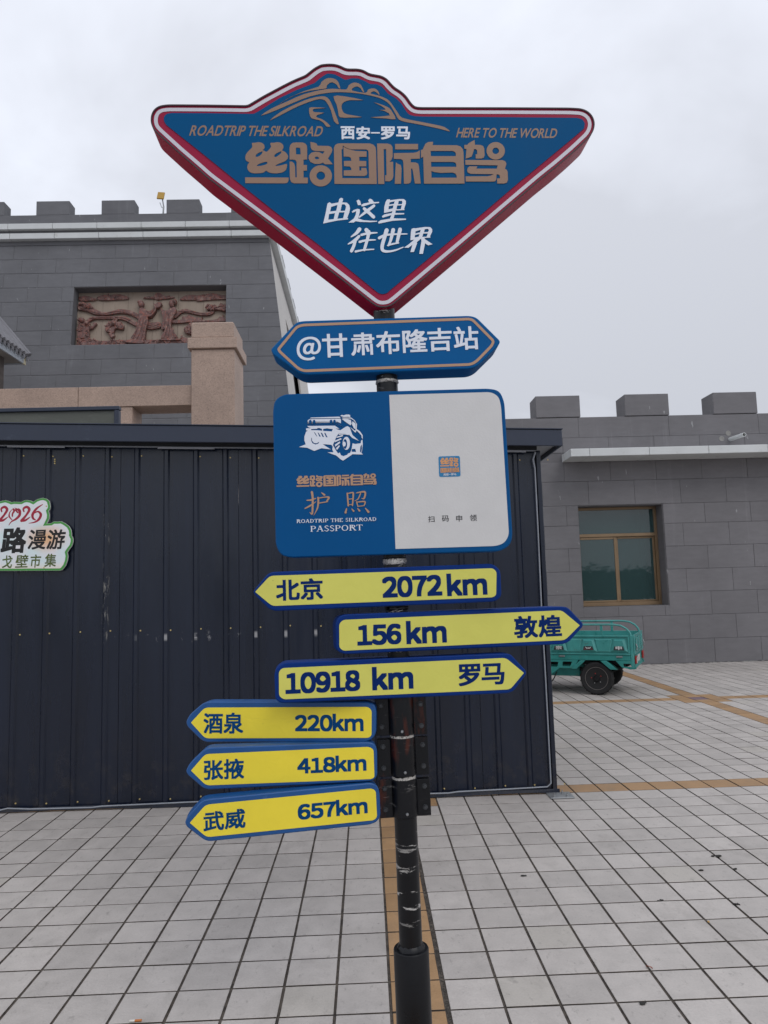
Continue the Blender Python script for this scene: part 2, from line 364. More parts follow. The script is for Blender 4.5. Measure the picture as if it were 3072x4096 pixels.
def tube(bm, pts, r, seg=12, cap=True):
    pts = [Vector(p) for p in pts]; rs = r if isinstance(r, (list, tuple)) else [r]*len(pts); rings = []
    up = None
    for i, p in enumerate(pts):
        d = (pts[min(i+1, len(pts)-1)]-pts[max(i-1, 0)]).normalized()
        if up is None: up = Vector((0, 0, 1)) if abs(d.z) < .9 else Vector((1, 0, 0))
        a = d.cross(up)
        if a.length < 1e-5: a = d.orthogonal()
        a.normalize(); b = d.cross(a).normalized(); up = -b if False else a.cross(d)
        rings.append([bm.verts.new(p+(a*math.cos(t)+b*math.sin(t))*rs[i]) for t in [2*math.pi*k/seg for k in range(seg)]])
    for A, B in zip(rings, rings[1:]):
        for k in range(seg): bm.faces.new((A[k], A[(k+1) % seg], B[(k+1) % seg], B[k]))
    if cap: bm.faces.new(rings[0][::-1]); bm.faces.new(rings[-1])
def lathe(bm, prof, seg=24, axis="Z", c=(0, 0, 0)):
    rings = []; c = Vector(c)
    for r, h in prof:
        ring = []
        for k in range(seg):
            t = 2*math.pi*k/seg; x, y = r*math.cos(t), r*math.sin(t)
            ring.append(bm.verts.new(c+(Vector((x, y, h)) if axis == 'Z' else Vector((x, h, y)))))
        rings.append(ring)
    for A, B in zip(rings, rings[1:]):
        for k in range(seg): bm.faces.new((A[k], A[(k+1) % seg], B[(k+1) % seg], B[k]))
    if prof[0][0] > 1e-6: bm.faces.new(rings[0][::-1])
    if prof[-1][0] > 1e-6: bm.faces.new(rings[-1])

# flat shapes: outlines with holes -> solid sheet lying in the local XZ plane, front towards -Y
TOXZ = Matrix(((1, 0, 0, 0), (0, 0, -1, 0), (0, 1, 0, 0), (0, 0, 0, 1)))
_tc = bpy.data.curves.new('glyph', 'FONT'); _tc.size = 1; _to = bpy.data.objects.new('glyph', _tc)
GC = {}
def glyph(ch, off):
    k = (ch, off)
    if k not in GC:
        _tc.body = ch; _tc.offset = off; me = bpy.data.meshes.new_from_object(_to)
        GC[k] = ([v.co.to_2d() for v in me.vertices], [list(p.vertices) for p in me.polygons]); bpy.data.meshes.remove(me)
    return GC[k]
def fill(loops, t, front=0.0, bevel=0):
    """loops of (u, v): even-odd filled, thickness t, returned as verts/faces with Y = depth"""
    c = bpy.data.curves.new('f', 'CURVE'); c.dimensions = '2D'; c.fill_mode = 'BOTH'; c.extrude = t/2-bevel; c.bevel_depth = bevel; c.bevel_resolution = 1; c.offset = -bevel
    for pts in loops:
        s = c.splines.new('POLY'); s.points.add(len(pts)-1)
        for p, q in zip(s.points, pts): p.co = (q[0], q[1], 0, 1)
        s.use_cyclic_u = True
    o = bpy.data.objects.new('f', c); me = bpy.data.meshes.new_from_object(o)
    bpy.data.objects.remove(o); bpy.data.curves.remove(c)
    me.transform(TOXZ); me.transform(Matrix.Translation((0, front+t/2, 0))); me.materials.clear()
    return me
def join_me(name, mes):
    bm = bmesh.new()
    for x in mes: bm.from_mesh(x); bpy.data.meshes.remove(x)
    me = bpy.data.meshes.new(name); bm.to_mesh(me); bm.free(); return me
BOLD = [(a, b) for a in (-.92, 0, .92) for b in (-.92, 0, .92) if (a, b) != (0, 0)]
def lay_text(s, off=.0, gap=.07, space=.28, fw=True, shear=0.0):
    """list of ((u,v) verts, faces) for the string, glyphs set one after the other"""
    V, Fc, x = [], [], 0
    for ch in s:
        if ch == ' ': x += space; continue
        c2 = chr(ord(ch)+0xFEE0) if fw and 33 <= ord(ch) <= 126 else ch
        vs, fs = glyph(c2, off if fw is False else 0); 
        if not vs: continue
        a = min(p.x for p in vs); b = max(p.x for p in vs); k = len(V)
        sh = BOLD if off > 0 and not (fw is False) else [(0, 0)]
        for n_, (bx_, by_) in enumerate(sh):
            k = len(V); V += [(p.x-a+x+shear*p.y+bx_*off, p.y+by_*off, n_) for p in vs]; Fc += [[i+k for i in f] for f in fs]
        x += b-a+gap+off
    return V, Fc
def fit_text(V, Fc, x0, y0, x1, y1, front=-.0015, thick=.0006, rot=0):
    xs = [p[0] for p in V]; ys = [p[1] for p in V]; a, b, c, d = min(xs), max(xs), min(ys), max(ys)
    bm = bmesh.new(); sx, sy = (x1-x0)/(b-a), (y1-y0)/(d-c)
    vv = [bm.verts.new((x0+(p[0]-a)*sx, front-p[2]*.00005, y0+(p[1]-c)*sy)) for p in V]
    for f in Fc:
        try: bm.faces.new([vv[i] for i in f])
        except ValueError: pass
    for f in bm.faces:
        f.normal_update()
        if f.normal.y > 0: f.normal_flip()
    r = bmesh.ops.extrude_face_region(bm, geom=bm.faces[:])   # thin cut vinyl
    for v in [g for g in r['geom'] if isinstance(g, bmesh.types.BMVert)]: v.co.y -= thick*.5
    me = bpy.data.meshes.new('t'); bm.to_mesh(me); bm.free(); return me
def stroke_poly(pts, n=8):
    """brush stroke (x, y, width) -> outline, round ends"""
    P = [Vector(p[:2]) for p in pts]; W = [p[2]/2 for p in pts]
    # smooth the centre line
    Q, QW = [], []
    for i in range(len(P)-1):
        p0, p1, p2, p3 = P[max(i-1, 0)], P[i], P[i+1], P[min(i+2, len(P)-1)]
        for s in range(6):
            t = s/6; Q.append(.5*((2*p1)+(-p0+p2)*t+(2*p0-5*p1+4*p2-p3)*t*t+(-p0+3*p1-3*p2+p3)*t**3)); QW.append(W[i]+(W[i+1]-W[i])*t)
    Q.append(P[-1]); QW.append(W[-1])
    Lf, Rt = [], []
    for i, q in enumerate(Q):
        d = (Q[min(i+1, len(Q)-1)]-Q[max(i-1, 0)]).normalized(); nn = Vector((-d.y, d.x))
        Lf.append(q+nn*QW[i]); Rt.append(q-nn*QW[i])
    def capp(c, a, r, d):
        o = []
        for k in range(1, 4):
            an = math.pi*k/4; v = a*math.cos(an)+d*math.sin(an); o.append(c+v*r)
        return o
    d1 = (Q[-1]-Q[-2]).normalized(); d0 = (Q[0]-Q[1]).normalized()
    e1 = capp(Q[-1], Vector((-d1.y, d1.x)), QW[-1], d1); e0 = capp(Q[0], Vector((d0.y*-1, d0.x)), QW[0], d0)
    out_ = Lf+e1+Rt[::-1]+[v for v in e0]
    return [(v.x, v.y) for v in out_]
def ell(cx, cy, rx, ry, n=28, a0=0): return [(cx+rx*math.cos(2*math.pi*k/n+a0), cy+ry*math.sin(2*math.pi*k/n+a0)) for k in range(n)]
def catmull(pts, n=4, closed=True):
    o = []; k = len(pts)
    for i in range(k):
        p0, p1, p2, p3 = [Vector(pts[j % k]) for j in (i-1, i, i+1, i+2)]
        for s in range(n):
            t = s/n; q = .5*((2*p1)+(-p0+p2)*t+(2*p0-5*p1+4*p2-p3)*t*t+(-p0+3*p1-3*p2+p3)*t**3); o.append((q.x, q.y))
    return o
def round_corners(pts, r, n=4):
    o = []; k = len(pts)
    for i in range(k):
        a, b, c = Vector(pts[i-1]), Vector(pts[i]), Vector(pts[(i+1) % k]); rr = r[i] if isinstance(r, (list, tuple)) else r
        d1 = (a-b); d2 = (c-b); rr = min(rr, d1.length*.49, d2.length*.49); p, q = b+d1.normalized()*rr, b+d2.normalized()*rr
        for s in range(n+1):
            t = s/n; v = p*(1-t)**2+b*2*t*(1-t)+q*t*t; o.append((v.x, v.y))
    return o
def area(p): return sum(p[i-1][0]*p[i][1]-p[i][0]*p[i-1][1] for i in range(len(p)))/2
def inset(pts, d):
    """move a closed outline inwards by d"""
    s = 1 if area(pts) > 0 else -1; k = len(pts); o = []
    for i in range(k):
        a, b, c = Vector(pts[i-1]), Vector(pts[i]), Vector(pts[(i+1) % k])
        d1, d2 = (b-a), (c-b)
        if d1.length < 1e-9 or d2.length < 1e-9: continue
        d1.normalize(); d2.normalize(); n1 = Vector((-d1.y, d1.x))*s; n2 = Vector((-d2.y, d2.x))*s
        bi = n1+n2; 
        if bi.length < 1e-6: continue
        bi.normalize(); q = b+bi*(d/max(.35, bi.dot(n1))); o.append((q.x, q.y))
    return o

class Frame:
    """a flat sign face: origin, u along it, v up it, n out of its back"""
    def __init__(s, yaw=0, tilt=0, y=2.345, x=.09, z=0):
        u = Vector((math.cos(yaw), math.sin(yaw), 0)); zz = Vector((0, 0, 1))
        s.n = Vector((-math.sin(yaw), math.cos(yaw), 0)); c, q = math.cos(tilt), math.sin(tilt)
        s.u = c*u+q*zz; s.v = -q*u+c*zz; s.o = Vector((x, y, z))
        m = Matrix((s.u, s.n, s.v)).transposed().to_4x4(); m.translation = s.o; s.m = m
    def p(s, px, py):
        d = ray(px, py); c = Vector((0, 0, EYE)); t = (s.o-c).dot(s.n)/d.dot(s.n); q = c+d*t-s.o
        return (q.dot(s.u), q.dot(s.v))
    def ps(s, pts): return [s.p(*q) for q in pts]
def sheets(name, parts, mat, fr, parent, front, t=.0012, step=.00006):
    """several outlines (each a list of loops) in frame coordinates joined into one sub-part"""
    mes = [fill(lp, t, front-t-i*step) for i, lp in enumerate(parts)]
    return link(name, join_me(name, mes), mat, parent, fr.m)
def text(fr, parent, s, LB, RT, mat, off=.022, gap=.07, space=.28, fw=True, front=-.0012, name='lettering', shear=0):
    a = fr.p(*LB); b = fr.p(*RT); V, Fc = lay_text(s, off, gap, space, fw, shear)
    me = fit_text(V, Fc, a[0], a[1], b[0], b[1], front=front); me.name = name
    return link(name, me, mat, parent, fr.m)

# ================================================================== THE GROUND
P, X0, Y0, GAP = .201, .257, 2.743, .0108
ground = link('ground', boxme('ground', -400, -400, -.5, 400, 400, -.03), 'far_ground'); tag(ground, kind='structure')
pave = empty('pavement'); tag(pave, kind='structure')
TX0, TX1, TY0, TY1 = -62, 66, -9, 68
bm = bmesh.new(); box(bm, X0+P*TX0, Y0+P*TY0, -.029, X0+P*TX1, Y0+P*TY1, -.0062); link('joint_bed', mesh('joint_bed', bm), 'grout', pave)
def tile_bm(bm, x, y, wx, wy, dz=0, tx=0, ty=0, mi=0, gi=1):
    h, b = -.0005+dz, .0014; a = [(x, y), (x+wx, y), (x+wx, y+wy), (x, y+wy)]
    cx, cy = x+wx/2, y+wy/2
    zf = lambda p, z: z+(p[0]-cx)*tx+(p[1]-cy)*ty
    bot = [bm.verts.new((*p, -.02)) for p in a]; mid = [bm.verts.new((*p, zf(p, h-b))) for p in a]
    inn = [(x+b, y+b), (x+wx-b, y+b), (x+wx-b, y+wy-b), (x+b, y+wy-b)]; top = [bm.verts.new((*p, zf(p, h))) for p in inn]
    f = [bm.faces.new(top)]
    for A, B in ((bot, mid), (mid, top)):
        for k in range(4): f.append(bm.faces.new((A[k], A[(k+1) % 4], B[(k+1) % 4], B[k])))
    for q in f: q.material_index = mi
    for q in f[1:5]: q.material_index = gi
def is_orange(i, j):
    if j > 48: return 0
    # i: column index with column 0 starting at X0, column -1 the strip under the pole; j: row index from Y0
    if (i+1) % 20 == 0 or (j-13) % 19 == 0:
        pass
    ci, rj = (i+1) % 20, (j-13) % 19
    near = (ci in (0, 1, 19)) and (rj in (0, 1, 18))
    if near: return 2 if (ci == 0 and rj == 0) else 1
    return 1 if (ci == 0 or rj == 0) else 0
def proj(x, y, z):
    d = Vector((x, y, z-EYE)); zc = d.dot(CF)
    return (1536+F*d.dot(CR)/zc, 2048-F*d.dot(CU)/zc, zc)
cells = []
for i in range(TX0, TX1):
    for j in range(TY0, TY1):
        x, y = X0+i*P, Y0+j*P
        wx = P
        if i < 0: x -= .006                       # the strip sits beside a wider sanded joint
        if -2.6 < x < 1.2 and 5.5 < y < 7.6: continue   # under the shed
        if y > 13.0 and x > 0: continue
        if y > 16.4: continue
        vis = 0
        if y > .5:
            px, py, zc = proj(x+P/2, y+P/2, 0)
            hid = (y > 5.3 and px < 2215)
            if 0 < px < 3072 and 0 < py < 4150 and not hid: vis = 1/(y*y*y)
        cells.append((vis, i, j, x, y))
cells.sort(reverse=True)
omat = {0: 'tile_white', 1: 'tile_orange', 2: 'tile_mauve'}
tcache = {}
rest = bmesh.new()
for n, (vis, i, j, x, y) in enumerate(cells):
    g = GAP if i != -1 else GAP; o = is_orange(i, j); gl = g/2
    wx = P-g; 
    if i == -1: wx = P-g-.004
    if n < 300 and vis > 0:
        v = rnd.randrange(6); k = (v, o, i == -1)
        if k not in tcache:
            b = bmesh.new(); r2 = random.Random(v*7+o); tile_bm(b, 0, 0, wx, P-g, r2.uniform(-.0006, .0006), r2.uniform(-.004, .004), r2.uniform(-.004, .004))
            tcache[k] = mesh('paving_tile', b); tcache[k].materials.append(M[omat[o]]); tcache[k].materials.append(M['grout'])
        t = link('paving_tile', tcache[k], None, pave, Matrix.Translation((x+gl+rnd.uniform(-.0008, .0008), y+gl+rnd.uniform(-.0008, .0008), 0)))
    else:
        tile_bm(rest, x+gl+rnd.uniform(-.0008, .0008), y+gl+rnd.uniform(-.0008, .0008), wx, P-g, rnd.uniform(-.0006, .0006), rnd.uniform(-.004, .004), rnd.uniform(-.004, .004), o, 3)
me = mesh('paving_tiles', rest)
for k in (0, 1, 2): me.materials.append(M[omat[k]])
me.materials.append(M['grout'])
tag(link('far_tiles', me, None, pave), kind='stuff')
# sandy crumbs in the wide joint right of the orange strip
bm = bmesh.new()
for k in range(900):
    y = 2.3+3.0*rnd.random()**1.6; x = X0-.003+rnd.gauss(0, .0045); r = rnd.uniform(.0012, .0032)
    bmesh.ops.create_icosphere(bm, subdivisions=0 or 1, radius=r, matrix=Matrix.Translation((x, y, -.0045)) @ Matrix.Scale(.6, 4, (0, 0, 1)))
tag(link('joint_gravel', mesh('joint_gravel', bm), 'gravel_fill', pave), kind='stuff')

def clod(x, y, s, label, mat='clod', flat=.35, name='mud_clod', cat='mud clod', group='dried mud clods on the tiles'):
    bm = bmesh.new(); r3 = random.Random(int(x*1000))
    for k in range(5):
        mm = Matrix.Translation((r3.uniform(-s, s), r3.uniform(-s*.5, s*.5), s*.18)) @ Matrix.Diagonal((r3.uniform(.6, 1.3), r3.uniform(.4, .9), flat, 1))
        bmesh.ops.create_icosphere(bm, subdivisions=2, radius=s*r3.uniform(.35, .7), matrix=mm)
    for v in bm.verts: v.co += Vector((r3.uniform(-1, 1), r3.uniform(-1, 1), r3.uniform(-.3, .3)))*s*.09
    for k in range(3):
        a = r3.uniform(0, 6.28); p = Vector((r3.uniform(-s, s), r3.uniform(-s, s)*.5, s*.15))
        tube(bm, [p, p+Vector((math.cos(a), math.sin(a), .1))*s*.6], .0009, 4)
    o = link(name, mesh(name, bm), mat, None, Matrix.Translation((x, y, .0004))); tag(o, label, cat, group); return o
clod(1.862, 4.055, .022, 'largest dark dried clod with straw, at a joint crossing far out on the paving')
clod(1.868, 3.876, .012, 'small dark clod in a joint one tile nearer than the largest clod', flat=.3)
clod(1.695, 3.877, .013, 'dark flattened clod on a tile face, left of the clods in the joints')
clod(1.342, 3.547, .013, 'dark clod lying across a cross joint in the open paving', flat=.25)
clod(1.67, 3.475, .014, 'tiny dark clod wedged in a lengthwise joint of the paving', flat=.4)
clod(.945, 2.729, .014, 'nearest black flattened clod at the front edge of the paving', flat=.25)
clod(.777, 3.892, .013, 'small brown clod of mud alone on a tile beside the bottom clamp of the pole', flat=.2)
def leaf(x, y, s, rz, mat, label):
    bm = bmesh.new(); n = 8
    top = [bm.verts.new((s*(k/n*2-1), math.sin(math.pi*k/n)*s*.38, .004+.008*math.sin(3*k/n))) for k in range(n+1)]
    bot = [bm.verts.new((s*(k/n*2-1), -math.sin(math.pi*k/n)*s*.38+.0001, .003+.006*math.cos(2*k/n))) for k in range(n+1)]
    for k in range(n): bm.faces.new((bot[k], bot[k+1], top[k+1], top[k]))
    r = bmesh.ops.extrude_face_region(bm, geom=bm.faces[:])
    for v in [g for g in r['geom'] if isinstance(g, bmesh.types.BMVert)]: v.co.z += .0006
    o = link('dry_leaf', mesh('dry_leaf', bm), mat, None, Matrix.Translation((x, y, .0004)) @ Matrix.Rotation(rz, 4, 'Z')); tag(o, label, 'leaf')
leaf(1.062, 2.957, .016, 2.1, 'leaf_red', 'small reddish brown dry leaf at a joint crossing of the paving')
leaf(1.46, 3.30, .009, .6, 'leaf_yellow', 'tiny yellowish dry leaf on a joint farther out on the paving')
t = empty('cigarette_butt', (-.857, 2.75, .005), .05); tag(t, 'cigarette butt lying on a joint at the front left edge of the paving', 'cigarette butt')
bm = bmesh.new(); tube(bm, [(-.018, 0, 0), (0, 0, 0)], .0038, 10); link('paper', mesh('paper', bm), 'butt_paper', t, wm(t))
bm = bmesh.new(); tube(bm, [(.0002, 0, 0), (.024, 0, 0)], .0039, 10); link('filter_tip', mesh('filter_tip', bm), 'butt_filter', t, wm(t))

# ================================================================== THE SIGNPOST
post = empty('signpost', (.115, 2.4, 0)); tag(post, 'tall black signpost carrying a blue and red crest board and stacked direction boards', 'signpost')
PB = Vector((.1165, 2.4, 0)); PD = Vector((-.0132, 0, 1)).normalized()
def pole_at(z): return PB+PD*(z/PD.z)
PM = Matrix.Translation(PB) @ Vector((0, 0, 1)).rotation_difference(PD).to_matrix().to_4x4()
def pole_seg(name, z0, z1, r0, r1, mat, seg=36, prof=None):
    bm = bmesh.new(); lathe(bm, prof or [(r0, z0), (r1, z1)], seg); return link(name, mesh(name, bm, True), mat, post, PM)
pole_seg('pole', .37, 2.72, .0362, .0362, 'pole_black', prof=[(.0362, .30), (.0362, 1.0), (.0362, 1.6), (.0362, 2.72)])
pole_seg('sleeve', 0, .372, .0555, .0555, 'sleeve_black', prof=[(.0555, .004), (.0555, .372), (.0535, .3755), (.0365, .3758)])
bm = bmesh.new(); r4 = random.Random(3)                                 # weld bead where pole leaves the sleeve
lathe(bm, [(.0362, .372), (.045, .374), (.043, .381), (.0362, .389)], 40)
for v in bm.verts: v.co += Vector((r4.uniform(-1, 1), r4.uniform(-1, 1), r4.uniform(-1, 1)))*.0016
link('weld_bead', mesh('weld_bead', bm, True), 'collar_torn', post, PM)
bm = bmesh.new(); box(bm, -.13, -.13, .0005, .13, .13, .012, bev=.002); bp = link('base_plate', mesh('base_plate', bm), 'sleeve_black', post, PM)
for sx in (-1, 1):
    for sy in (-1, 1):
        bm = bmesh.new(); lathe(bm, [(.011, .012), (.011, .02), (.005, .021), (.005, .034)], 6, c=(sx*.1, sy*.1, 0)); link('anchor_bolt', mesh('anchor_bolt', bm), 'steel_zinc', bp, PM)

def board_body(name, outline, depth, mat, fr, label=None, rim=.003, back=None):
    """closed sheet-metal box: front outline, sides, back"""
    bm = bmesh.new(); k = len(outline); inn = inset(outline, rim)
    if len(inn) != k: inn = outline
    r0 = [bm.verts.new((u, 0, v)) for u, v in inn]; r1 = [bm.verts.new((u, rim*.8, v)) for u, v in outline]
    r2 = [bm.verts.new((u, depth-rim, v)) for u, v in outline]; r3 = [bm.verts.new((u, depth, v)) for u, v in inn]
    for A, B in ((r0, r1), (r1, r2), (r2, r3)):
        for i in range(k): bm.faces.new((A[i], A[(i+1) % k], B[(i+1) % k], B[i]))
    bm.faces.new(r0); bm.faces.new(r3[::-1]); bmesh.ops.triangulate(bm, faces=[f for f in bm.faces if len(f.verts) > 4])
    o = link(name, mesh(name, bm, True), mat, post, fr.m)
    if label: o['label'] = label
    return o

# ---- crest board at the top
fr = Frame(R(1.6), 0); K1 = crop(.45208, 560, 220); K2 = crop(.45208, 1150, 220); K3 = crop(.45208, 1700, 220); K4 = crop(.45208, 1100, 800)
outl = (K1([(97, 600), (100, 540), (125, 490), (170, 458), (240, 446), (350, 446), (620, 448), (935, 453), (960, 448), (1085, 373), (1253, 283), (1353, 232), (1462, 187), (1493, 162), (1543, 122), (1592, 97)])
        + K2([(303, 92), (365, 85), (430, 90), (478, 107), (518, 128), (560, 130), (618, 129), (675, 141), (724, 172), (786, 183), (834, 192), (882, 219), (922, 266), (954, 297), (1004, 327), (1053, 371), (1093, 431), (1126, 465), (1180, 470)])
        + K3([(0, 470), (700, 471), (1280, 474), (1378, 480), (1436, 502), (1482, 549), (1500, 610), (1492, 668), (1462, 725), (1330, 850), (1180, 980), (1030, 1100)])
        + K4([(1659, 412), (1330, 690), (1065, 912), (1030, 937), (995, 950), (950, 955), (905, 948), (865, 925), (600, 718), (0, 256)])
        + K1([(600, 1095), (500, 1005), (340, 868), (180, 722), (135, 680), (110, 645)]))
outl = round_corners(fr.ps(outl), .018, 3)
crest = board_body('crest_board', outl, .108, 'crest_side', fr, 'blue kite-shaped crest board with arched top and crimson rim at the top of the pole')
# thin dark lip, then crimson face
link('rim_lip', fill([outl, inset(outl, .0042)], .006, -.0058), 'crest_rim', crest, fr.m)
red_o = inset(outl, .0040); link('red_face', fill([red_o], .0012, -.0014), 'crest_red', crest, fr.m)
wo, wi = inset(outl, .0105), inset(outl, .0228); link('white_stripe', fill([wo, wi], .0012, -.0027), 'stripe_white', crest, fr.m)
blue = (K1([(212, 565), (222, 540), (245, 525), (280, 519), (620, 521), (1005, 527), (1040, 510), (1240, 385), (1400, 310), (1545, 255), (1590, 215), (1640, 180)])
        + K2([(360, 170), (420, 178), (470, 205), (512, 228), (570, 212), (630, 215), (690, 240), (728, 263), (790, 265), (840, 290), (890, 350), (960, 390), (1010, 440), (1050, 505), (1075, 533), (1120, 547), (1180, 550)])
        + K3([(0, 551), (700, 556), (1340, 562), (1390, 575), (1412, 610), (1405, 655), (1300, 745), (900, 1075), (860, 1106)])
        + K4([(1659, 272), (1020, 800), (990, 828), (950, 838), (915, 828), (880, 800), (400, 410), (0, 108)])
        + K1([(810, 1085), (520, 850), (235, 625), (216, 595)]))
blue = round_corners(fr.ps(blue), .004, 2)
link('blue_face', fill([blue], .0014, -.0041), 'crest_blue', crest, fr.m)
FB = -.0043
T1 = crop(.24111, 960, 560); T2 = crop(.24111, 1320, 560); T3 = crop(.24111, 1660, 560)
TITLE = [
 (T1, 1, [[(203, 65), (250, 62), (300, 53), (350, 58), (395, 85), (410, 125), (403, 160), (378, 186), (400, 192), (438, 212), (470, 190), (518, 130), (507, 90), (512, 63), (560, 62), (610, 53), (665, 58), (710, 88), (723, 130), (712, 168), (697, 188), (745, 210), (785, 250), (800, 295), (780, 340), (730, 375), (640, 410), (588, 440), (620, 445), (700, 432), (780, 412), (775, 480), (750, 525), (690, 555), (600, 568), (510, 560), (460, 540), (436, 520), (400, 550), (340, 563), (240, 567), (170, 548), (130, 500), (125, 450), (140, 410), (160, 388), (110, 360), (92, 320), (100, 260), (140, 205), (190, 155), (208, 125), (203, 90)],
          [(262, 275), (290, 240), (372, 202), (370, 235), (340, 270), (295, 295), (268, 292)], [(570, 275), (600, 240), (685, 202), (682, 235), (645, 268), (600, 297), (575, 292)], [(283, 440), (310, 415), (425, 376), (460, 392), (435, 420), (370, 440), (300, 447)]]),
 (T1, 0, [[(88, 635), (808, 638), (806, 690), (785, 725), (745, 733), (92, 730)]]),
 (T1, 0, [[(823, 150), (835, 100), (870, 65), (920, 57), (1040, 57), (1085, 75), (1110, 110), (1115, 160), (1115, 338), (1055, 342), (1055, 430), (1112, 430), (1112, 523), (1055, 523), (1055, 638), (1128, 640), (1125, 733), (900, 733), (855, 715), (832, 670), (828, 600), (825, 372), (865, 375), (900, 405), (915, 460), (920, 635), (943, 635), (940, 380), (925, 350), (890, 340), (825, 340)], [(928, 142), (985, 142), (1003, 160), (1008, 255), (932, 255)]]),
 (T1, 0, [[(1168, 48), (1230, 60), (1270, 75), (1288, 112), (1470, 115), (1515, 135), (1533, 175), (1520, 225), (1460, 322), (1540, 418), (1410, 418), (1380, 392), (1320, 412), (1240, 412), (1170, 380), (1138, 320), (1145, 270), (1190, 225), (1250, 212), (1310, 215), (1375, 248), (1402, 203), (1240, 197), (1195, 180), (1175, 140)], [(1237, 310), (1255, 295), (1285, 290), (1320, 315), (1300, 332), (1260, 336)]]),
 (T1, 0, [ell(1341, 610, 185, 175, 36), ell(1341, 608, 72, 69, 28)]),
 (T2, 0, [[(65, 150), (85, 100), (130, 75), (200, 72), (660, 74), (720, 95), (755, 140), (763, 200), (775, 745), (75, 743)], [(213, 105), (250, 135), (340, 172), (600, 172), (630, 190), (638, 215), (647, 650), (205, 648), (192, 172), (210, 168)],
          [(223, 125), (260, 150), (340, 180), (430, 198), (605, 205), (605, 295), (485, 295), (485, 363), (600, 367), (600, 453), (485, 453), (487, 522), (520, 522), (518, 478), (600, 480), (618, 560), (608, 595), (570, 613), (228, 608), (228, 520), (357, 517), (350, 480), (330, 455), (232, 450), (230, 365), (355, 362), (345, 310), (315, 293), (228, 290)]]),
 (T2, 0, [[(780, 75), (960, 76), (1010, 95), (1035, 135), (1038, 290), (1015, 350), (983, 377), (1045, 378), (1050, 620), (1030, 670), (990, 700), (915, 698), (913, 602), (937, 600), (930, 168), (888, 168), (900, 745), (797, 745)]]),
 (T2, 0, [[(1077, 82), (1458, 82), (1458, 172), (1080, 172)]]),
 (T2, 0, [[(1057, 235), (1380, 230), (1440, 218), (1487, 188), (1487, 325), (1337, 330), (1337, 387), (1420, 390), (1460, 410), (1472, 450), (1503, 738), (1405, 738), (1370, 520), (1360, 490), (1342, 490), (1345, 680), (1330, 725), (1295, 740), (1225, 740), (1215, 400), (1205, 350), (1170, 332), (1057, 330)]]),
 (T2, 0, [[(1090, 387), (1120, 410), (1170, 432), (1185, 490), (1175, 742), (1072, 742)]]),
 (T3, 0, [[(95, 185), (125, 175), (145, 130), (170, 80), (215, 52), (297, 47), (290, 103), (690, 105), (750, 125), (790, 170), (800, 230), (817, 738), (147, 740), (133, 295), (97, 313)], [(255, 198), (620, 198), (660, 215), (675, 245), (672, 285), (260, 285)], [(262, 380), (625, 380), (668, 395), (682, 430), (680, 462), (265, 462)], [(268, 530), (320, 548), (420, 562), (560, 557), (620, 556), (665, 572), (687, 610), (687, 642), (270, 642)]]),
 (T3, 0, [[(812, 100), (865, 98), (880, 75), (930, 45), (983, 17), (990, 98), (1080, 100), (1125, 118), (1143, 160), (1150, 270), (1135, 310), (1095, 325), (1002, 325), (1000, 257), (1028, 252), (1025, 190), (1005, 168), (975, 168), (955, 240), (935, 290), (890, 310), (835, 325), (850, 165), (815, 163)]]),
 (T3, 0, [ell(1333, 197, 152, 145, 34), ell(1333, 197, 55, 53, 26)]),
 (T3, 0, [[(828, 348), (1450, 352), (1495, 375), (1510, 415), (1485, 495), (1515, 510), (1530, 550), (1535, 680), (1515, 725), (1470, 738), (1358, 738), (1357, 655), (1405, 652), (1400, 605), (1375, 585), (1345, 588), (1343, 670), (1325, 700), (1290, 705), (837, 705), (835, 620), (1200, 618), (1255, 607), (1300, 583), (920, 578), (870, 555), (860, 520), (870, 480), (900, 453), (1028, 455), (1012, 492), (1350, 493), (1367, 437), (832, 428)]]),
]
title_px = [[(catmull(c(lp), 2) if sm else c(lp)) for lp in lps] for c, sm, lps in TITLE]
title_uv = [[fr.ps(lp) for lp in lps] for lps in title_px]
sheets('lettering', title_uv, 'bronze_vinyl', fr, crest, FB, t=.0012)
allu = [p for lps in title_uv for lp in lps for p in lp]; TB = (min(p[0] for p in allu), min(p[1] for p in allu), max(p[0] for p in allu), max(p[1] for p in allu))
def title_at(x0, y0, x1, y1, fat=0):
    o = []
    for lps in title_uv:
        o.append([[(x0+(u-TB[0])/(TB[2]-TB[0])*(x1-x0), y0+(v-TB[1])/(TB[3]-TB[1])*(y1-y0)) for u, v in lp] for lp in lps])
    return o
text(fr, crest, 'ROADTRIP THE SILKROAD', K1([(437, 722)])[0], K1([(1618, 637)])[0], 'bronze_vinyl', .018, .03, .21, False, FB-.0002, shear=.40)
text(fr, crest, 'HERE TO THE WORLD', K3([(272, 738)])[0], K3([(1165, 657)])[0], 'bronze_vinyl', .018, .03, .21, False, FB-.0002, shear=.40)
K5 = crop(.19289, 1340, 480)
for ch, a, b in (('西', (122, 417), (405, 150)), ('安', (443, 420), (725, 153)), ('罗', (953, 420), (1235, 153)), ('马', (1270, 418), (1550, 153))):
    text(fr, crest, ch, K5([a])[0], K5([b])[0], 'white_vinyl', .034, front=FB-.0002)
sheets('dash', [[fr.ps(K5([(747, 273), (928, 273), (928, 300), (747, 300)]))]], 'white_vinyl', fr, crest, FB-.0002)
K6 = crop(.28933, 1280, 780)
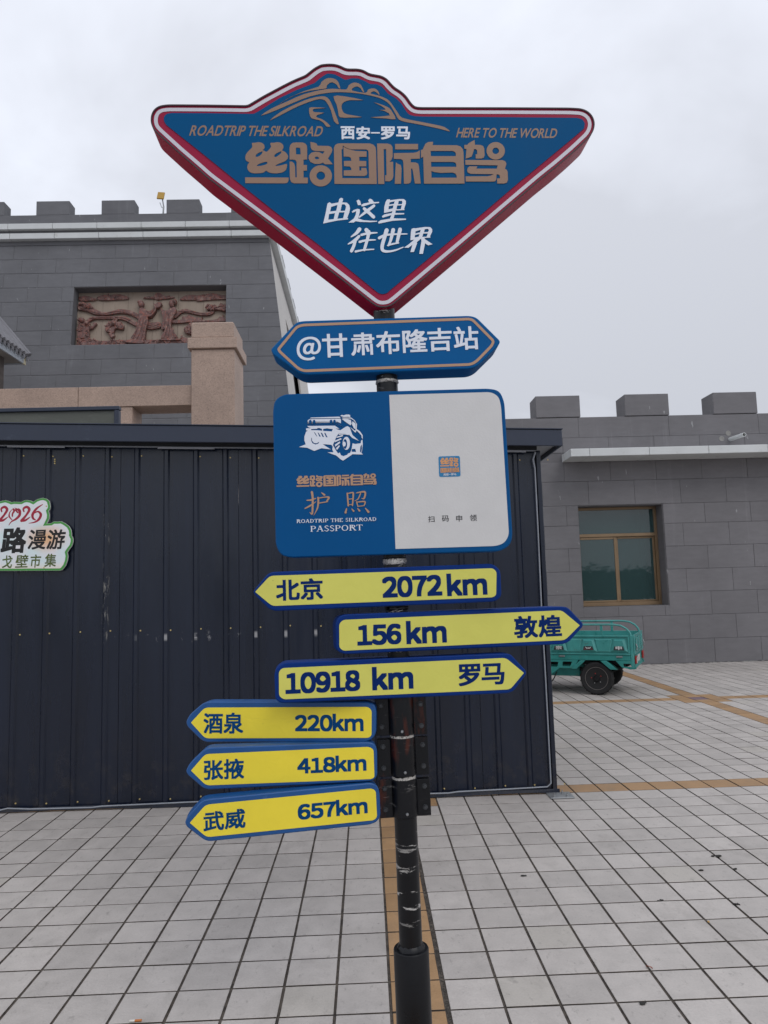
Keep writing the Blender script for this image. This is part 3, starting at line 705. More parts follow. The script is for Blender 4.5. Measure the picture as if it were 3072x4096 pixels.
SLOG = [[[(105, 130), (130, 112), (155, 125), (160, 132), (255, 115), (265, 70), (290, 50), (318, 60), (318, 85), (305, 113), (370, 118), (405, 150), (415, 200), (405, 250), (375, 330), (388, 332), (386, 348), (250, 362), (150, 382), (45, 405), (75, 280)], [(155, 175), (242, 148), (225, 230), (140, 240)], [(303, 140), (340, 140), (360, 165), (355, 200), (345, 230), (283, 232)], [(125, 275), (208, 262), (190, 345), (115, 352)], [(265, 252), (340, 250), (320, 332), (240, 340)]],
 [[(505, 90), (535, 75), (555, 95), (570, 148), (525, 152)]], [[(570, 150), (600, 130), (680, 115), (665, 85), (690, 62), (720, 75), (745, 110), (815, 107), (815, 122), (700, 135), (600, 168), (575, 168)]],
 [stroke_poly([(745, 160, 38), (640, 240, 40), (540, 318, 18)])], [stroke_poly([(610, 200, 40), (680, 260, 44), (740, 315, 46)])],
 [[(440, 245), (465, 220), (520, 203), (550, 210), (550, 250), (525, 335), (600, 360), (700, 368), (790, 368), (785, 380), (690, 387), (560, 383), (490, 373), (465, 392), (392, 393), (470, 335), (495, 280), (500, 235), (450, 257)]],
 [[(885, 260), (887, 180), (905, 110), (925, 75), (965, 72), (965, 85), (1100, 68), (1160, 70), (1185, 95), (1185, 130), (1160, 205), (1166, 208), (1165, 220), (1045, 225), (1040, 262), (1162, 262), (1162, 278), (1030, 285), (1015, 335), (1187, 338), (1187, 355), (1000, 368), (870, 395), (810, 407), (803, 385), (840, 360), (965, 340), (985, 290), (900, 315), (865, 325), (855, 305), (890, 280), (990, 262), (1000, 235)], [(960, 115), (1030, 98), (1022, 135), (955, 145)], [(1085, 95), (1130, 92), (1138, 110), (1130, 138), (1078, 140)], [(950, 165), (1015, 155), (1005, 198), (945, 210)], [(1065, 158), (1130, 152), (1115, 208), (1055, 210)]],
 [stroke_poly([(545, 485, 55), (500, 540, 42), (430, 590, 14)])], [stroke_poly([(540, 580, 35), (480, 640, 46), (388, 690, 12)])], [stroke_poly([(485, 650, 42), (465, 720, 42), (435, 785, 44)])], [stroke_poly([(640, 495, 56), (680, 540, 52)])],
 [stroke_poly([(572, 563, 32), (660, 542, 32), (788, 533, 14)])], [stroke_poly([(670, 520, 55), (660, 600, 42), (612, 770, 38)])], [stroke_poly([(548, 660, 33), (640, 638, 26), (766, 632, 14)])], [stroke_poly([(492, 793, 30), (600, 772, 22), (743, 762, 15)])],
 [stroke_poly([(818, 606, 40), (900, 568, 30), (1040, 554, 22), (1201, 550, 14)])], [stroke_poly([(920, 500, 58), (890, 600, 50), (858, 720, 48), (872, 780, 42), (950, 792, 28), (1050, 772, 22), (1148, 733, 12)])], [stroke_poly([(1010, 495, 54), (975, 640, 38), (945, 708, 28)])], [stroke_poly([(1105, 490, 54), (1062, 670, 38)])], [stroke_poly([(932, 712, 16), (1000, 690, 24), (1086, 675, 16)])],
 [[(1247, 638), (1255, 520), (1265, 480), (1300, 470), (1310, 475), (1450, 455), (1520, 458), (1548, 485), (1548, 520), (1515, 588), (1523, 590), (1522, 602), (1440, 605), (1450, 625), (1553, 693), (1492, 708), (1450, 680), (1420, 825), (1370, 825), (1400, 650), (1395, 615), (1335, 665), (1340, 680), (1295, 800), (1247, 800), (1275, 700), (1220, 742), (1160, 740), (1230, 690), (1300, 630)], [(1318, 515), (1390, 495), (1380, 530), (1315, 545)], [(1445, 485), (1490, 480), (1503, 500), (1490, 525), (1435, 528)], [(1312, 565), (1375, 552), (1360, 590), (1305, 600)], [(1425, 545), (1488, 545), (1470, 590), (1410, 592)]]]
sheets('lettering', [[fr.ps(K6(lp)) for lp in lps] for lps in SLOG], 'white_vinyl', fr, crest, FB)
CAR = [[[(-80, 452), (-5, 400), (145, 330), (275, 290), (300, 250), (340, 220), (375, 213), (420, 222), (450, 250), (468, 305), (452, 300), (435, 272), (400, 252), (370, 258), (345, 285), (338, 306), (200, 325), (40, 375)]],
 [[(-233, 545), (-135, 480), (0, 420), (150, 355), (340, 312), (440, 310), (520, 315), (540, 280), (575, 257), (610, 255), (650, 275), (678, 338), (662, 330), (645, 302), (615, 287), (580, 300), (573, 325), (690, 345), (710, 318), (745, 305), (780, 310), (805, 335), (812, 365), (793, 345), (765, 330), (740, 340), (738, 352), (810, 370), (880, 400), (920, 440), (975, 520), (1015, 565), (1150, 595), (1350, 635), (1400, 655), (1435, 685), (1340, 660), (1150, 620), (1040, 600), (985, 580), (960, 540), (920, 470), (880, 425), (800, 385), (650, 352), (480, 338), (350, 345), (200, 375), (45, 435), (-105, 500)]],
 [[(-155, 588), (-55, 510), (95, 435), (200, 395), (300, 375), (350, 385), (385, 430), (420, 520), (455, 620), (412, 595), (385, 500), (345, 425), (310, 402), (250, 405), (100, 460), (-20, 520)]],
 [[(408, 375), (500, 375), (670, 408), (560, 408), (500, 425), (478, 460), (490, 510), (530, 535), (658, 557), (560, 562), (465, 560), (450, 520), (435, 450)]],
 [[(765, 428), (850, 455), (900, 480), (930, 520), (955, 577), (870, 570), (735, 560), (905, 545), (860, 505), (808, 495), (868, 493), (830, 460)]],
 [[(192, 490), (210, 472), (340, 478), (240, 485), (225, 500), (240, 515), (325, 520), (265, 540), (258, 560), (300, 575), (340, 600), (380, 640), (345, 642), (320, 610), (280, 585), (215, 570), (195, 530)]]]
sheets('car_emblem', [[catmull(fr.ps(K2(lp)), 2) for lp in lps] for lps in CAR], 'bronze_vinyl', fr, crest, FB)

# ---- station name board
fr = Frame(R(.1), .0206); K = crop(.60277, 1050, 1240)
hexo = fr.ps(K([(54, 262), (225, 80), (270, 72), (1375, 37), (1420, 48), (1581, 208), (1562, 240), (1432, 368), (1385, 388), (285, 428), (235, 412), (68, 290)]))
hexo = round_corners(hexo, .018, 3)
nb = board_body('name_board', hexo, .105, 'board_blue', fr, 'blue six-sided board pointed at both ends with the station name')
bo = fr.ps(K([(96, 260), (222, 106), (265, 92), (1372, 52), (1400, 60), (1543, 205), (1530, 240), (1425, 348), (1385, 370), (275, 413), (235, 398), (108, 282)]))
bo = round_corners(bo, .015, 3); link('border_line', fill([bo, inset(bo, .0088)], .0012, -.0013), 'bronze_light', nb, fr.m)
text(fr, nb, '@', K([(230, 338)])[0], K([(385, 176)])[0], 'white_vinyl', .016)
cx = [(400, 318, 560, 155), (590, 305, 740, 148), (757, 297, 910, 138), (933, 287, 1090, 127), (1100, 278, 1252, 117), (1272, 268, 1428, 107)]
for ch, q in zip('甘肃布隆吉站', cx): text(fr, nb, ch, K([(q[0], q[1])])[0], K([(q[2], q[3])])[0], 'white_vinyl', .02)

# ---- passport / information board
fr = Frame(R(-1.2), .0006); K = crop(.66305, 1000, 1200)
io = fr.ps(K([(138, 665), (150, 600), (205, 568), (1440, 533), (1505, 545), (1535, 610), (1584, 1420), (1572, 1475), (1515, 1515), (240, 1553), (185, 1538), (155, 1480)]))
io = round_corners(io, [.02, .04, .05, .04, .05, .02, .02, .05, .03, .04, .05, .02], 4)
ib = board_body('info_board', io, .085, 'info_blue', fr, 'rounded board, blue left half with jeep drawing and white right half')
wp = fr.ps(K([(840, 573), (1455, 556), (1500, 583), (1514, 640), (1562, 1418), (1535, 1466), (1485, 1484), (878, 1502)]))
wp = round_corners(wp, [.001, .03, .03, .03, .03, .03, .03, .001], 4)
link('white_sheet', fill([wp], .0012, -.0013), 'paper_white', ib, fr.m)
a = fr.p(*K([(281, 1133)])[0]); b = fr.p(*K([(762, 1043)])[0]); sheets('lettering', title_at(a[0], a[1], b[0], b[1]), 'bronze_light', fr, ib, -.0003)
K7 = crop(.27125, 1150, 1600)
HZ = [[(360, 1360, 35), (372, 1450, 30), (370, 1600, 28), (362, 1680, 25), (328, 1655, 6)], [(285, 1480, 14), (350, 1475, 26), (420, 1450, 10)], [(258, 1600, 15), (330, 1562, 26), (420, 1500, 7)], [(505, 1370, 16), (545, 1400, 30)], [(450, 1440, 25), (455, 1500, 28), (440, 1600, 22), (388, 1702, 5)], [(450, 1450, 14), (560, 1432, 16), (610, 1440, 30), (578, 1495, 18)], [(460, 1522, 16), (592, 1500, 14)],
      [(882, 1378, 22), (897, 1560, 24)], [(888, 1380, 14), (962, 1367, 20), (970, 1400, 24), (958, 1558, 18)], [(892, 1464, 12), (955, 1458, 12)], [(897, 1547, 12), (955, 1541, 12)], [(1015, 1372, 12), (1140, 1357, 28), (1130, 1450, 24), (1090, 1450, 6)], [(1078, 1378, 18), (1040, 1460, 16), (988, 1490, 5)], [(1018, 1502, 16), (1040, 1572, 16)], [(1022, 1507, 14), (1140, 1500, 22), (1130, 1555, 16)], [(1037, 1569, 12), (1130, 1560, 12)],
      [(872, 1600, 14), (857, 1660, 34)], [(948, 1607, 12), (975, 1638, 26)], [(1033, 1600, 12), (1062, 1633, 28)], [(1148, 1597, 12), (1193, 1650, 36)]]
sheets('lettering', [[fr.ps(K7(stroke_poly(s)))] for s in HZ], 'bronze_light', fr, ib, -.0003)
JEEP = [[[(330, 272), (350, 260), (765, 247), (785, 268)]],
 [[(297, 345), (297, 305), (322, 285), (775, 277), (788, 290), (788, 345), (722, 330), (722, 316), (297, 318), (297, 328), (720, 329), (815, 398), (700, 354), (300, 355)], ],
 [[(290, 385), (700, 380), (765, 425), (320, 410)]],
 [[(275, 420), (340, 418), (335, 404), (440, 406), (440, 425), (350, 430), (352, 447), (440, 447), (515, 455), (505, 425), (480, 420), (482, 405), (575, 405), (575, 420), (525, 428), (528, 458), (655, 465), (668, 430), (595, 422), (595, 405), (640, 405), (780, 448), (860, 395), (890, 388), (920, 410), (940, 470), (960, 520), (1055, 605), (955, 560), (900, 505), (850, 490), (755, 495), (720, 545), (700, 600), (675, 650), (665, 690), (650, 662), (570, 655), (520, 655), (640, 730), (500, 712), (395, 752), (290, 705), (170, 695), (270, 655), (250, 600), (250, 540), (275, 470), (300, 455), (275, 448)],
  [(390, 475), (405, 480), (440, 538), (428, 536)], [(445, 480), (460, 486), (492, 542), (470, 540)], [(490, 484), (510, 486), (540, 548), (518, 545)], [(540, 486), (560, 488), (592, 552), (570, 550)], [(350, 570), (358, 550), (362, 600), (390, 635), (430, 640), (470, 615), (455, 645), (415, 658), (370, 640), (350, 600)]],
 [[(590, 773), (680, 772), (660, 730), (672, 668), (690, 700), (715, 745), (745, 790), (770, 775), (790, 815), (822, 830), (880, 810), (895, 790), (925, 780), (940, 745), (950, 700), (960, 640), (1000, 650), (1080, 640), (1085, 600), (1105, 585), (1110, 650), (1100, 740), (1090, 785), (1115, 805), (960, 800), (820, 895), (790, 880), (720, 820)], [(950, 725), (1000, 722), (1012, 768), (945, 765)], [(1068, 760), (1075, 690), (1095, 655), (1098, 720), (1085, 780)]],
 [ell(868, 640, 54, 96, 26), ell(850, 650, 30, 72, 22)], [ell(836, 650, 24, 36, 18)],
 [[(700, 600), (790, 562), (796, 582), (697, 625)]], [[(700, 660), (770, 612), (780, 632), (705, 690)]], [[(715, 712), (765, 665), (770, 685), (730, 740)]], [[(722, 545), (815, 515), (818, 535), (725, 562)]], [[(752, 500), (850, 492), (905, 505), (900, 520), (850, 508), (760, 515)]],
 [[(800, 280), (880, 282), (935, 295), (945, 350), (930, 375), (850, 320)]], [[(960, 315), (1005, 350), (1002, 430), (980, 420), (950, 360)]],
 [[(800, 262), (940, 262), (990, 300), (1025, 360), (1020, 430), (1065, 460), (1108, 520), (1110, 580), (1095, 560), (1090, 525), (1040, 470), (1015, 450), (1008, 482), (990, 475), (920, 398), (1000, 458), (1012, 350), (975, 300), (930, 275), (820, 275)]],
 [[(778, 238), (800, 222), (830, 228), (860, 218), (900, 216), (925, 225), (925, 260), (905, 250), (830, 252)]]]
jeep = sheets('jeep_emblem', [[fr.ps(K7(lp)) for lp in lps] for lps in JEEP], 'white_vinyl', fr, ib, -.0003)
for x, y in ((337, 322), (394, 325), (643, 322), (694, 322)): sheets('emblem_lamp', [[fr.ps(K7(ell(x, y, 20, 29, 16)))]], 'info_blue', fr, ib, -.0018)
# small serif capitals drawn as strokes (x, y in em, thick stems, thin arms)
SF = {'R': (.72, [[(.16, 0), (.16, .7), 1], [(.12, .67), (.42, .67), 0], [(.44, .52, .18, .16), 2], [(.16, .36), (.42, .36), 0], [(.38, .36), (.62, .02), 1]]),
      'O': (.74, [[(.37, .35, .32, .35), 2]]), 'A': (.70, [[(.35, .7), (.10, 0), 0], [(.35, .7), (.58, 0), 1], [(.2, .25), (.5, .25), 0]]),
      'D': (.74, [[(.16, 0), (.16, .7), 1], [(.12, .67), (.36, .67), 0], [(.12, .02), (.36, .02), 0], [(.34, .35, .32, .33), 3]]),
      'T': (.62, [[(.31, 0), (.31, .7), 1], [(.03, .67), (.59, .67), 0], [(.04, .67), (.04, .54), 0], [(.58, .67), (.58, .54), 0]]),
      'I': (.34, [[(.17, 0), (.17, .7), 1]]), 'P': (.62, [[(.16, 0), (.16, .7), 1], [(.12, .67), (.4, .67), 0], [(.4, .50, .17, .17), 3], [(.16, .33), (.4, .33), 0]]),
      'H': (.76, [[(.16, 0), (.16, .7), 1], [(.6, 0), (.6, .7), 1], [(.16, .36), (.6, .36), 0]]),
      'E': (.64, [[(.16, 0), (.16, .7), 1], [(.12, .67), (.56, .67), 0], [(.16, .36), (.44, .36), 0], [(.12, .02), (.58, .02), 0], [(.57, .03), (.57, .16), 0], [(.55, .66), (.55, .54), 0]]),
      'S': (.52, [[(.44, .58), (.3, .69), (.12, .56), (.2, .42), (.38, .3), (.45, .16), (.28, .01), (.08, .12), 4]]),
      'L': (.6, [[(.16, 0), (.16, .7), 1], [(.12, .02), (.54, .02), 0], [(.54, .03), (.54, .18), 0]]),
      'K': (.72, [[(.16, 0), (.16, .7), 1], [(.58, .68), (.2, .32), 0], [(.28, .42), (.62, .02), 1]])}
def serif_text(s, thick=.10, thin=.045):
    loops, x = [], 0
    for ch in s:
        if ch == ' ': x += .34; continue
        wd, st = SF[ch]
        for q in st:
            k = q[-1]; pts = q[:-1]
            if k in (0, 1):
                w_ = thick if k else thin; a, b = Vector(pts[0]), Vector(pts[1]); d = (b-a).normalized(); nn = Vector((-d.y, d.x))*w_/2
                loops.append([[(v.x+x, v.y) for v in (a+nn, b+nn, b-nn, a-nn)]])
                if k == 1:
                    for e_ in (a, b):
                        if e_.y < .03 or e_.y > .67: yy = .02 if e_.y < .3 else .68; loops.append([[(e_.x-.12+x, yy-.02), (e_.x+.12+x, yy-.02), (e_.x+.12+x, yy+.02), (e_.x-.12+x, yy+.02)]])
                elif ch == 'A' and pts[1][1] == 0: loops.append([[(.0+x, 0), (.2+x, 0), (.2+x, .04), (0+x, .04)]])
            elif k == 2: cx_, cy_, rx, ry = pts[0]; loops.append([[(px_+x, py_) for px_, py_ in ell(cx_, cy_, rx, ry, 24)], [(px_+x, py_) for px_, py_ in ell(cx_, cy_, rx-thick*.95, ry-thin, 24)]])
            elif k == 3:
                cx_, cy_, rx, ry = pts[0]; o1 = [(cx_+rx*math.cos(t_)+x, cy_+ry*math.sin(t_)) for t_ in [-math.pi/2+math.pi*i_/14 for i_ in range(15)]]
                o2 = [(cx_+(rx-thick)*math.cos(t_)+x, cy_+(ry-thin)*math.sin(t_)) for t_ in [math.pi/2-math.pi*i_/14 for i_ in range(15)]]; loops.append([o1+o2])
            else:
                n_ = len(pts); loops.append([[(p_[0]+x, p_[1]) for p_ in stroke_poly([(p_[0], p_[1], thin if i_ in (0, n_-1) else .075) for i_, p_ in enumerate(pts)])]])
        x += wd
    return loops, x
def serif(fr, parent, s, LB, RT, mat, **k):
    lp, wd = serif_text(s, **k); a = fr.p(*LB); b = fr.p(*RT)
    return sheets('lettering', [[[(a[0]+u/wd*(b[0]-a[0]), a[1]+v/.7*(b[1]-a[1])) for u, v in l_] for l_ in ls] for ls in lp], mat, fr, parent, -.0003, step=.00001)
serif(fr, ib, 'ROADTRIP THE SILKROAD', K([(280, 1346)])[0], K([(764, 1311)])[0], 'white_vinyl', thick=.12, thin=.07)
serif(fr, ib, 'PASSPORT', K([(362, 1398)])[0], K([(680, 1355)])[0], 'white_vinyl', thick=.11, thin=.055)
for ch, q in (('扫', (1075, 1341, 1112, 1303)), ('码', (1158, 1338, 1198, 1300)), ('申', (1244, 1337, 1279, 1298)), ('领', (1326, 1335, 1367, 1294))):
    text(fr, ib, ch, K([(q[0], q[1])])[0], K([(q[2], q[3])])[0], 'ink_black', .005, front=-.0014)
a = fr.p(*K([(1141, 1068)])[0]); b = fr.p(*K([(1265, 941)])[0])
bd = round_corners([(a[0], a[1]), (b[0], a[1]), (b[0], b[1]), (a[0], b[1])], .006, 4)
lb = link('logo_badge', fill([bd], .0008, -.0022), 'badge_blue', ib, fr.m)
hh = b[1]-a[1]; ww_ = b[0]-a[0]
top2 = [l_ for l_ in title_uv[:5]]; bot4 = title_uv[5:]
def place(group, x0, y0, x1, y1):
    al = [p for ls in group for l_ in ls for p in l_]; q = (min(p[0] for p in al), min(p[1] for p in al), max(p[0] for p in al), max(p[1] for p in al))
    return [[[(x0+(u-q[0])/(q[2]-q[0])*(x1-x0), y0+(v-q[1])/(q[3]-q[1])*(y1-y0)) for u, v in l_] for l_ in ls] for ls in group]
sheets('badge_lettering', place(top2, a[0]+ww_*.07, a[1]+hh*.47, a[0]+ww_*.93, a[1]+hh*.93)+place(bot4, a[0]+ww_*.07, a[1]+hh*.2, a[0]+ww_*.95, a[1]+hh*.45), 'badge_orange', fr, ib, -.0022, t=.0006)
V, Fc = lay_text('西安-罗马', .02, .05, .2); me = fit_text(V, Fc, a[0]+ww_*.2, a[1]+hh*.05, a[0]+ww_*.8, a[1]+hh*.16, front=-.0025); link('badge_lettering', me, 'white_vinyl', ib, fr.m)

# ---- yellow direction boards
def arrow_board(fr, K, body, face, mat_b, mat_f, mat_t, texts, depth, label, r=.014):
    o = round_corners(fr.ps(K(body)), r, 3); f = round_corners(fr.ps(K(face)), [.002 if i == 0 else .012 for i in range(len(face))] if r else 0, 3)
    b = board_body('direction_board', o, depth, mat_b, fr, label)
    link('yellow_sheet', fill([f], .0012, -.0013), mat_f, b, fr.m)
    for s, LB, RT, off, gap, sp in texts: text(fr, b, s, K([LB])[0], K([RT])[0], mat_t, off, gap, sp, front=-.0014)
K = crop(.868, 960, 2200)
arrow_board(Frame(R(2.9), .0116), K, [(55, 195), (128, 110), (150, 101), (1165, 63), (1200, 92), (1206, 215), (1175, 238), (160, 281), (135, 272)],
  [(70, 193), (138, 119), (1165, 84), (1182, 100), (1180, 208), (1165, 218), (148, 258)], 'navy_paint', 'yellow_faded', 'navy_vinyl',
  [('北京', (167, 236), (380, 128), .03, .06, .3), ('2072', (657, 222), (928, 113), .047, .03, .3), ('km', (955, 213), (1135, 102), .047, .05, .3)], .085, 'faded yellow board pointing left, 北京 2072 km')
arrow_board(Frame(R(9), .001), K, [(1588, 345), (1515, 425), (1490, 434), (480, 480), (445, 465), (440, 335), (458, 305), (490, 297), (1480, 260), (1510, 263)],
  [(1565, 347), (1497, 415), (475, 464), (458, 450), (457, 340), (475, 322), (1482, 278)], 'navy_paint', 'yellow_faded', 'navy_vinyl',
  [('156', (541, 442), (741, 338), .047, .03, .3), ('km', (767, 434), (949, 320), .047, .05, .3), ('敦煌', (1264, 408), (1478, 297), .03, .05, .3)], .085, 'faded yellow board pointing right past the shed corner, 156 km 敦煌')
arrow_board(Frame(R(5.7), .0012), K, [(1326, 565), (1262, 650), (1235, 660), (190, 706), (163, 690), (158, 570), (168, 545), (200, 520), (1215, 478), (1245, 478)],
  [(1308, 566), (1245, 642), (200, 688), (180, 672), (179, 560), (195, 544), (1225, 497)], 'navy_paint', 'yellow_faded', 'navy_vinyl',
  [('10918', (210, 665), (552, 552), .047, .03, .3), ('km', (610, 647), (796, 531), .047, .05, .3), ('罗马', (1008, 628), (1216, 518), .03, .06, .3)], .085, 'faded yellow board pointing right, 10918 km 罗马')
K = crop(.7233, 700, 2700)
arrow_board(Frame(R(-6), -.0105, y=2.35), K, [(60, 260), (80, 220), (155, 155), (190, 148), (1065, 148), (1105, 165), (1112, 200), (1110, 325), (1090, 355), (1060, 370), (175, 372), (145, 360), (68, 285)],
  [(89, 263), (165, 180), (1068, 176), (1088, 195), (1087, 335), (1070, 347), (168, 350)], 'worn_blue', 'yellow_bright', 'teal_ink',
  [('酒泉', (158, 324), (378, 207), .026, .05, .3), ('220km', (664, 312), (1042, 213), .042, .04, .3)], .055, 'bright yellow board pointing left, 酒泉 220km, topmost of the lower three')
arrow_board(Frame(R(2.6), 0, y=2.35), K, [(60, 530), (80, 490), (165, 410), (195, 402), (1070, 372), (1105, 380), (1118, 415), (1118, 560), (1095, 585), (1060, 590), (185, 634), (155, 625), (68, 550)],
  [(89, 528), (168, 437), (1072, 397), (1098, 410), (1103, 565), (1085, 575), (172, 610)], 'worn_blue', 'yellow_bright', 'teal_ink',
  [('张掖', (160, 582), (382, 460), .026, .05, .3), ('418km', (677, 547), (1057, 438), .042, .04, .3)], .055, 'bright yellow board pointing left, 张掖 418km, middle of the lower three')
arrow_board(Frame(R(8), .0185, y=2.35), K, [(54, 815), (75, 775), (150, 695), (185, 687), (1085, 597), (1120, 612), (1132, 650), (1137, 780), (1118, 812), (1080, 828), (190, 921), (160, 912), (65, 840)],
  [(82, 817), (170, 717), (1088, 627), (1110, 640), (1117, 785), (1100, 802), (175, 896)], 'worn_blue', 'yellow_bright', 'teal_ink',
  [('武威', (158, 866), (388, 736), .026, .05, .3), ('657km', (680, 802), (1062, 674), .042, .04, .3)], .055, 'bright yellow board pointing left, 武威 657km, lowest board of all')

# ---- clamps holding the lower boards, collars and torn wraps
def clamp(z0, z1, rz):
    bm = bmesh.new(); lathe(bm, [(.0365, z0-.003), (.0425, z0), (.0425, z1), (.0365, z1+.002)], 40)
    PL = PM @ Matrix.Rotation(rz, 4, 'Z')
    c = link('clamp', mesh('clamp', bm, True), 'clamp_black', post, PL)
    for sx in (-1, 1):
        bm = bmesh.new(); h = z1-z0; box(bm, min(sx*.036, sx*.082), -.010, z0-.004, max(sx*.036, sx*.082), -.0055, z1-.004+rnd.uniform(-.004, .006), bev=.001); box(bm, min(sx*.036, sx*.082), .002, z0+.002, max(sx*.036, sx*.082), .0065, z1, bev=.001)
        link('flange', mesh('flange', bm), 'clamp_black', c, PL)
        for q in (.2, .78):
            bm = bmesh.new(); zq = z0+h*q; lathe(bm, [(.0001, -.0195), (.0058, -.0195), (.0068, -.018), (.0068, -.010)], 6, 'Y', (sx*.064, 0, zq)); lathe(bm, [(.0085, -.0118), (.0085, -.0098)], 16, 'Y', (sx*.064, 0, zq))
            link('bolt', mesh('bolt', bm), 'bolt_black', c, PL)
    bm = bmesh.new(); lathe(bm, [(.0001, -.0475), (.0035, -.047), (.0048, -.045), (.0048, -.041)], 14, 'Y', (.002, 0, z0+.013)); link('rivet', mesh('rivet', bm, True), 'steel_zinc', c, PL)
clamp(1.032, 1.150, R(-4)); clamp(.905, 1.020, R(2)); clamp(.778, .890, R(3))
def torn(z, h, seed, label=False):
    bm = bmesh.new(); r = random.Random(seed); n = 40; A = []; B = []
    for k in range(n):
        t = 2*math.pi*k/n; A.append(bm.verts.new((.0374*math.cos(t), .0374*math.sin(t), z+r.uniform(0, .003)))); B.append(bm.verts.new((.0374*math.cos(t), .0374*math.sin(t), z+h-r.uniform(0, .006))))
    for k in range(n): bm.faces.new((A[k], A[(k+1) % n], B[(k+1) % n], B[k]))
    bmesh.ops.recalc_face_normals(bm, faces=bm.faces); rr = bmesh.ops.extrude_face_region(bm, geom=bm.faces[:])
    for v in [g for g in rr['geom'] if isinstance(g, bmesh.types.BMVert)]: v.co.x *= 1.02; v.co.y *= 1.02
    link('torn_wrap', mesh('torn_wrap', bm), 'torn_label', post, PM)
torn(1.018, .014, 1); torn(.890, .014, 2)
for i, (z, h) in enumerate(((1.578, .02), (1.428, .012), (1.153, .005), (2.19, .012), (2.40, .008), (1.595, .004))):
    bm = bmesh.new(); r = random.Random(i+20); lathe(bm, [(.036, z), (.0395, z+h*.3), (.0388, z+h*.8), (.036, z+h)], 40)
    for v in bm.verts: v.co += Vector((r.uniform(-1, 1), r.uniform(-1, 1), r.uniform(-1, 1)))*.0011
    link('weld_bead', mesh('weld_bead', bm, True), 'torn_label' if i in (0, 3, 2) else 'collar_torn', post, PM)

# ================================================================== THE SHED BEHIND THE SIGN
shed = empty('shed', (-.6, 6.5, 0)); tag(shed, 'dark navy ribbed metal shed with overhanging flat roof behind the signpost', 'shed')
SX0, SX1, SY0, SY1, RS = -4.45, 1.300, 5.36, 7.75, -.0333
def ztop(x): return 2.50+RS*(x-1.3)+.012
def bmx(name, mat, parent, *a, bev=0, mw=None): return link(name, boxme(name, *a, bev=bev), mat, parent, mw)
PIT, RX0 = .2175, -2.553-.2175*8
x = SX0; sheets_n = 0
ribs = [RX0+PIT*k for k in range(28)]
x = RX0-.12
while x < SX1-.01:
    x1 = min(x+PIT*4, SX1); prof = [(x, 0)]
    for r_ in ribs:
        if x+.02 < r_ < x1-.02: prof += [(r_-.024, 0), (r_-.012, -.014), (r_+.012, -.014), (r_+.024, 0)]
    prof += [(x1-.003, 0)]
    dz = rnd.uniform(0, .012)
    bm = bmesh.new(); F0 = [bm.verts.new((a, SY0+b, .012+dz)) for a, b in prof]; F1 = [bm.verts.new((a, SY0+b, ztop(a))) for a, b in prof]
    B0 = [bm.verts.new((a, SY0+.014, .012+dz)) for a in (prof[0][0], prof[-1][0])]; B1 = [bm.verts.new((a, SY0+.014, ztop(a))) for a in (prof[0][0], prof[-1][0])]
    for k in range(len(prof)-1): bm.faces.new((F0[k], F0[k+1], F1[k+1], F1[k]))
    bm.faces.new((B0[0], B0[1], B1[1], B1[0])); bm.faces.new((F0[0], B0[0], B1[0], F1[0])); bm.faces.new((F0[-1], B0[-1], B1[-1], F1[-1]))
    bm.faces.new(F1+[B1[1], B1[0]]); bm.faces.new(F0+[B0[1], B0[0]])
    link('wall_sheet', mesh('wall_sheet', bm), 'shed_paint', shed)
    x += PIT*4
bmx('side_wall', 'shed_paint', shed, SX1-.012, SY0+.05, .012, SX1, SY1, 2.47); bmx('side_wall', 'shed_paint', shed, SX0, SY0+.05, .012, SX0+.012, SY1, 2.66); bmx('back_wall', 'shed_paint', shed, SX0, SY1, .012, SX1, SY1+.012, 2.45)
bmx('corner_post', 'shed_paint', shed, 1.303, 5.338, .002, 1.334, 5.42, 2.50, bev=.003)
# roof slab with sloping fascia
def slope_box(name, mat, x0, x1, y0, y1, za, zb, bev=0):
    bm = bmesh.new(); vs = box(bm, x0, y0, za, x1, y1, zb)
    for v in bm.verts: v.co.z += RS*(v.co.x-1.465)
    if bev: bmesh.ops.bevel(bm, geom=bm.edges[:], offset=bev, segments=1, affect='EDGES')
    return link(name, mesh(name, bm), mat, shed)
slope_box('roof_fascia', 'fascia_paint', SX0-.14, 1.468, 5.196, 5.215, 2.503, 2.625, .004)
slope_box('fascia_lip', 'fascia_paint', SX0-.15, 1.474, 5.188, 5.24, 2.627, 2.634, .001)
slope_box('roof_fascia', 'fascia_paint', 1.45, 1.468, 5.218, 7.9, 2.503, 2.622, .004)
slope_box('roof', 'fascia_paint', SX0-.14, 1.447, 5.218, 7.9, 2.575, 2.612)
slope_box('soffit', 'soffit_grey', SX0-.14, 1.447, 5.218, 7.9, 2.534, 2.545)
slope_box('eave_trim', 'white_trim', SX0, 1.29, 5.312, 5.326, 2.484, 2.492)
slope_box('eave_trim', 'drip_dark', SX0, 1.30, 5.30, 5.335, 2.494, 2.532)
for x in (-4.0, -2.62, -1.52, -.35, .8): slope_box('patch_strip', 'soffit_grey', x, x+.42, 5.309, 5.311, 2.474, 2.489)
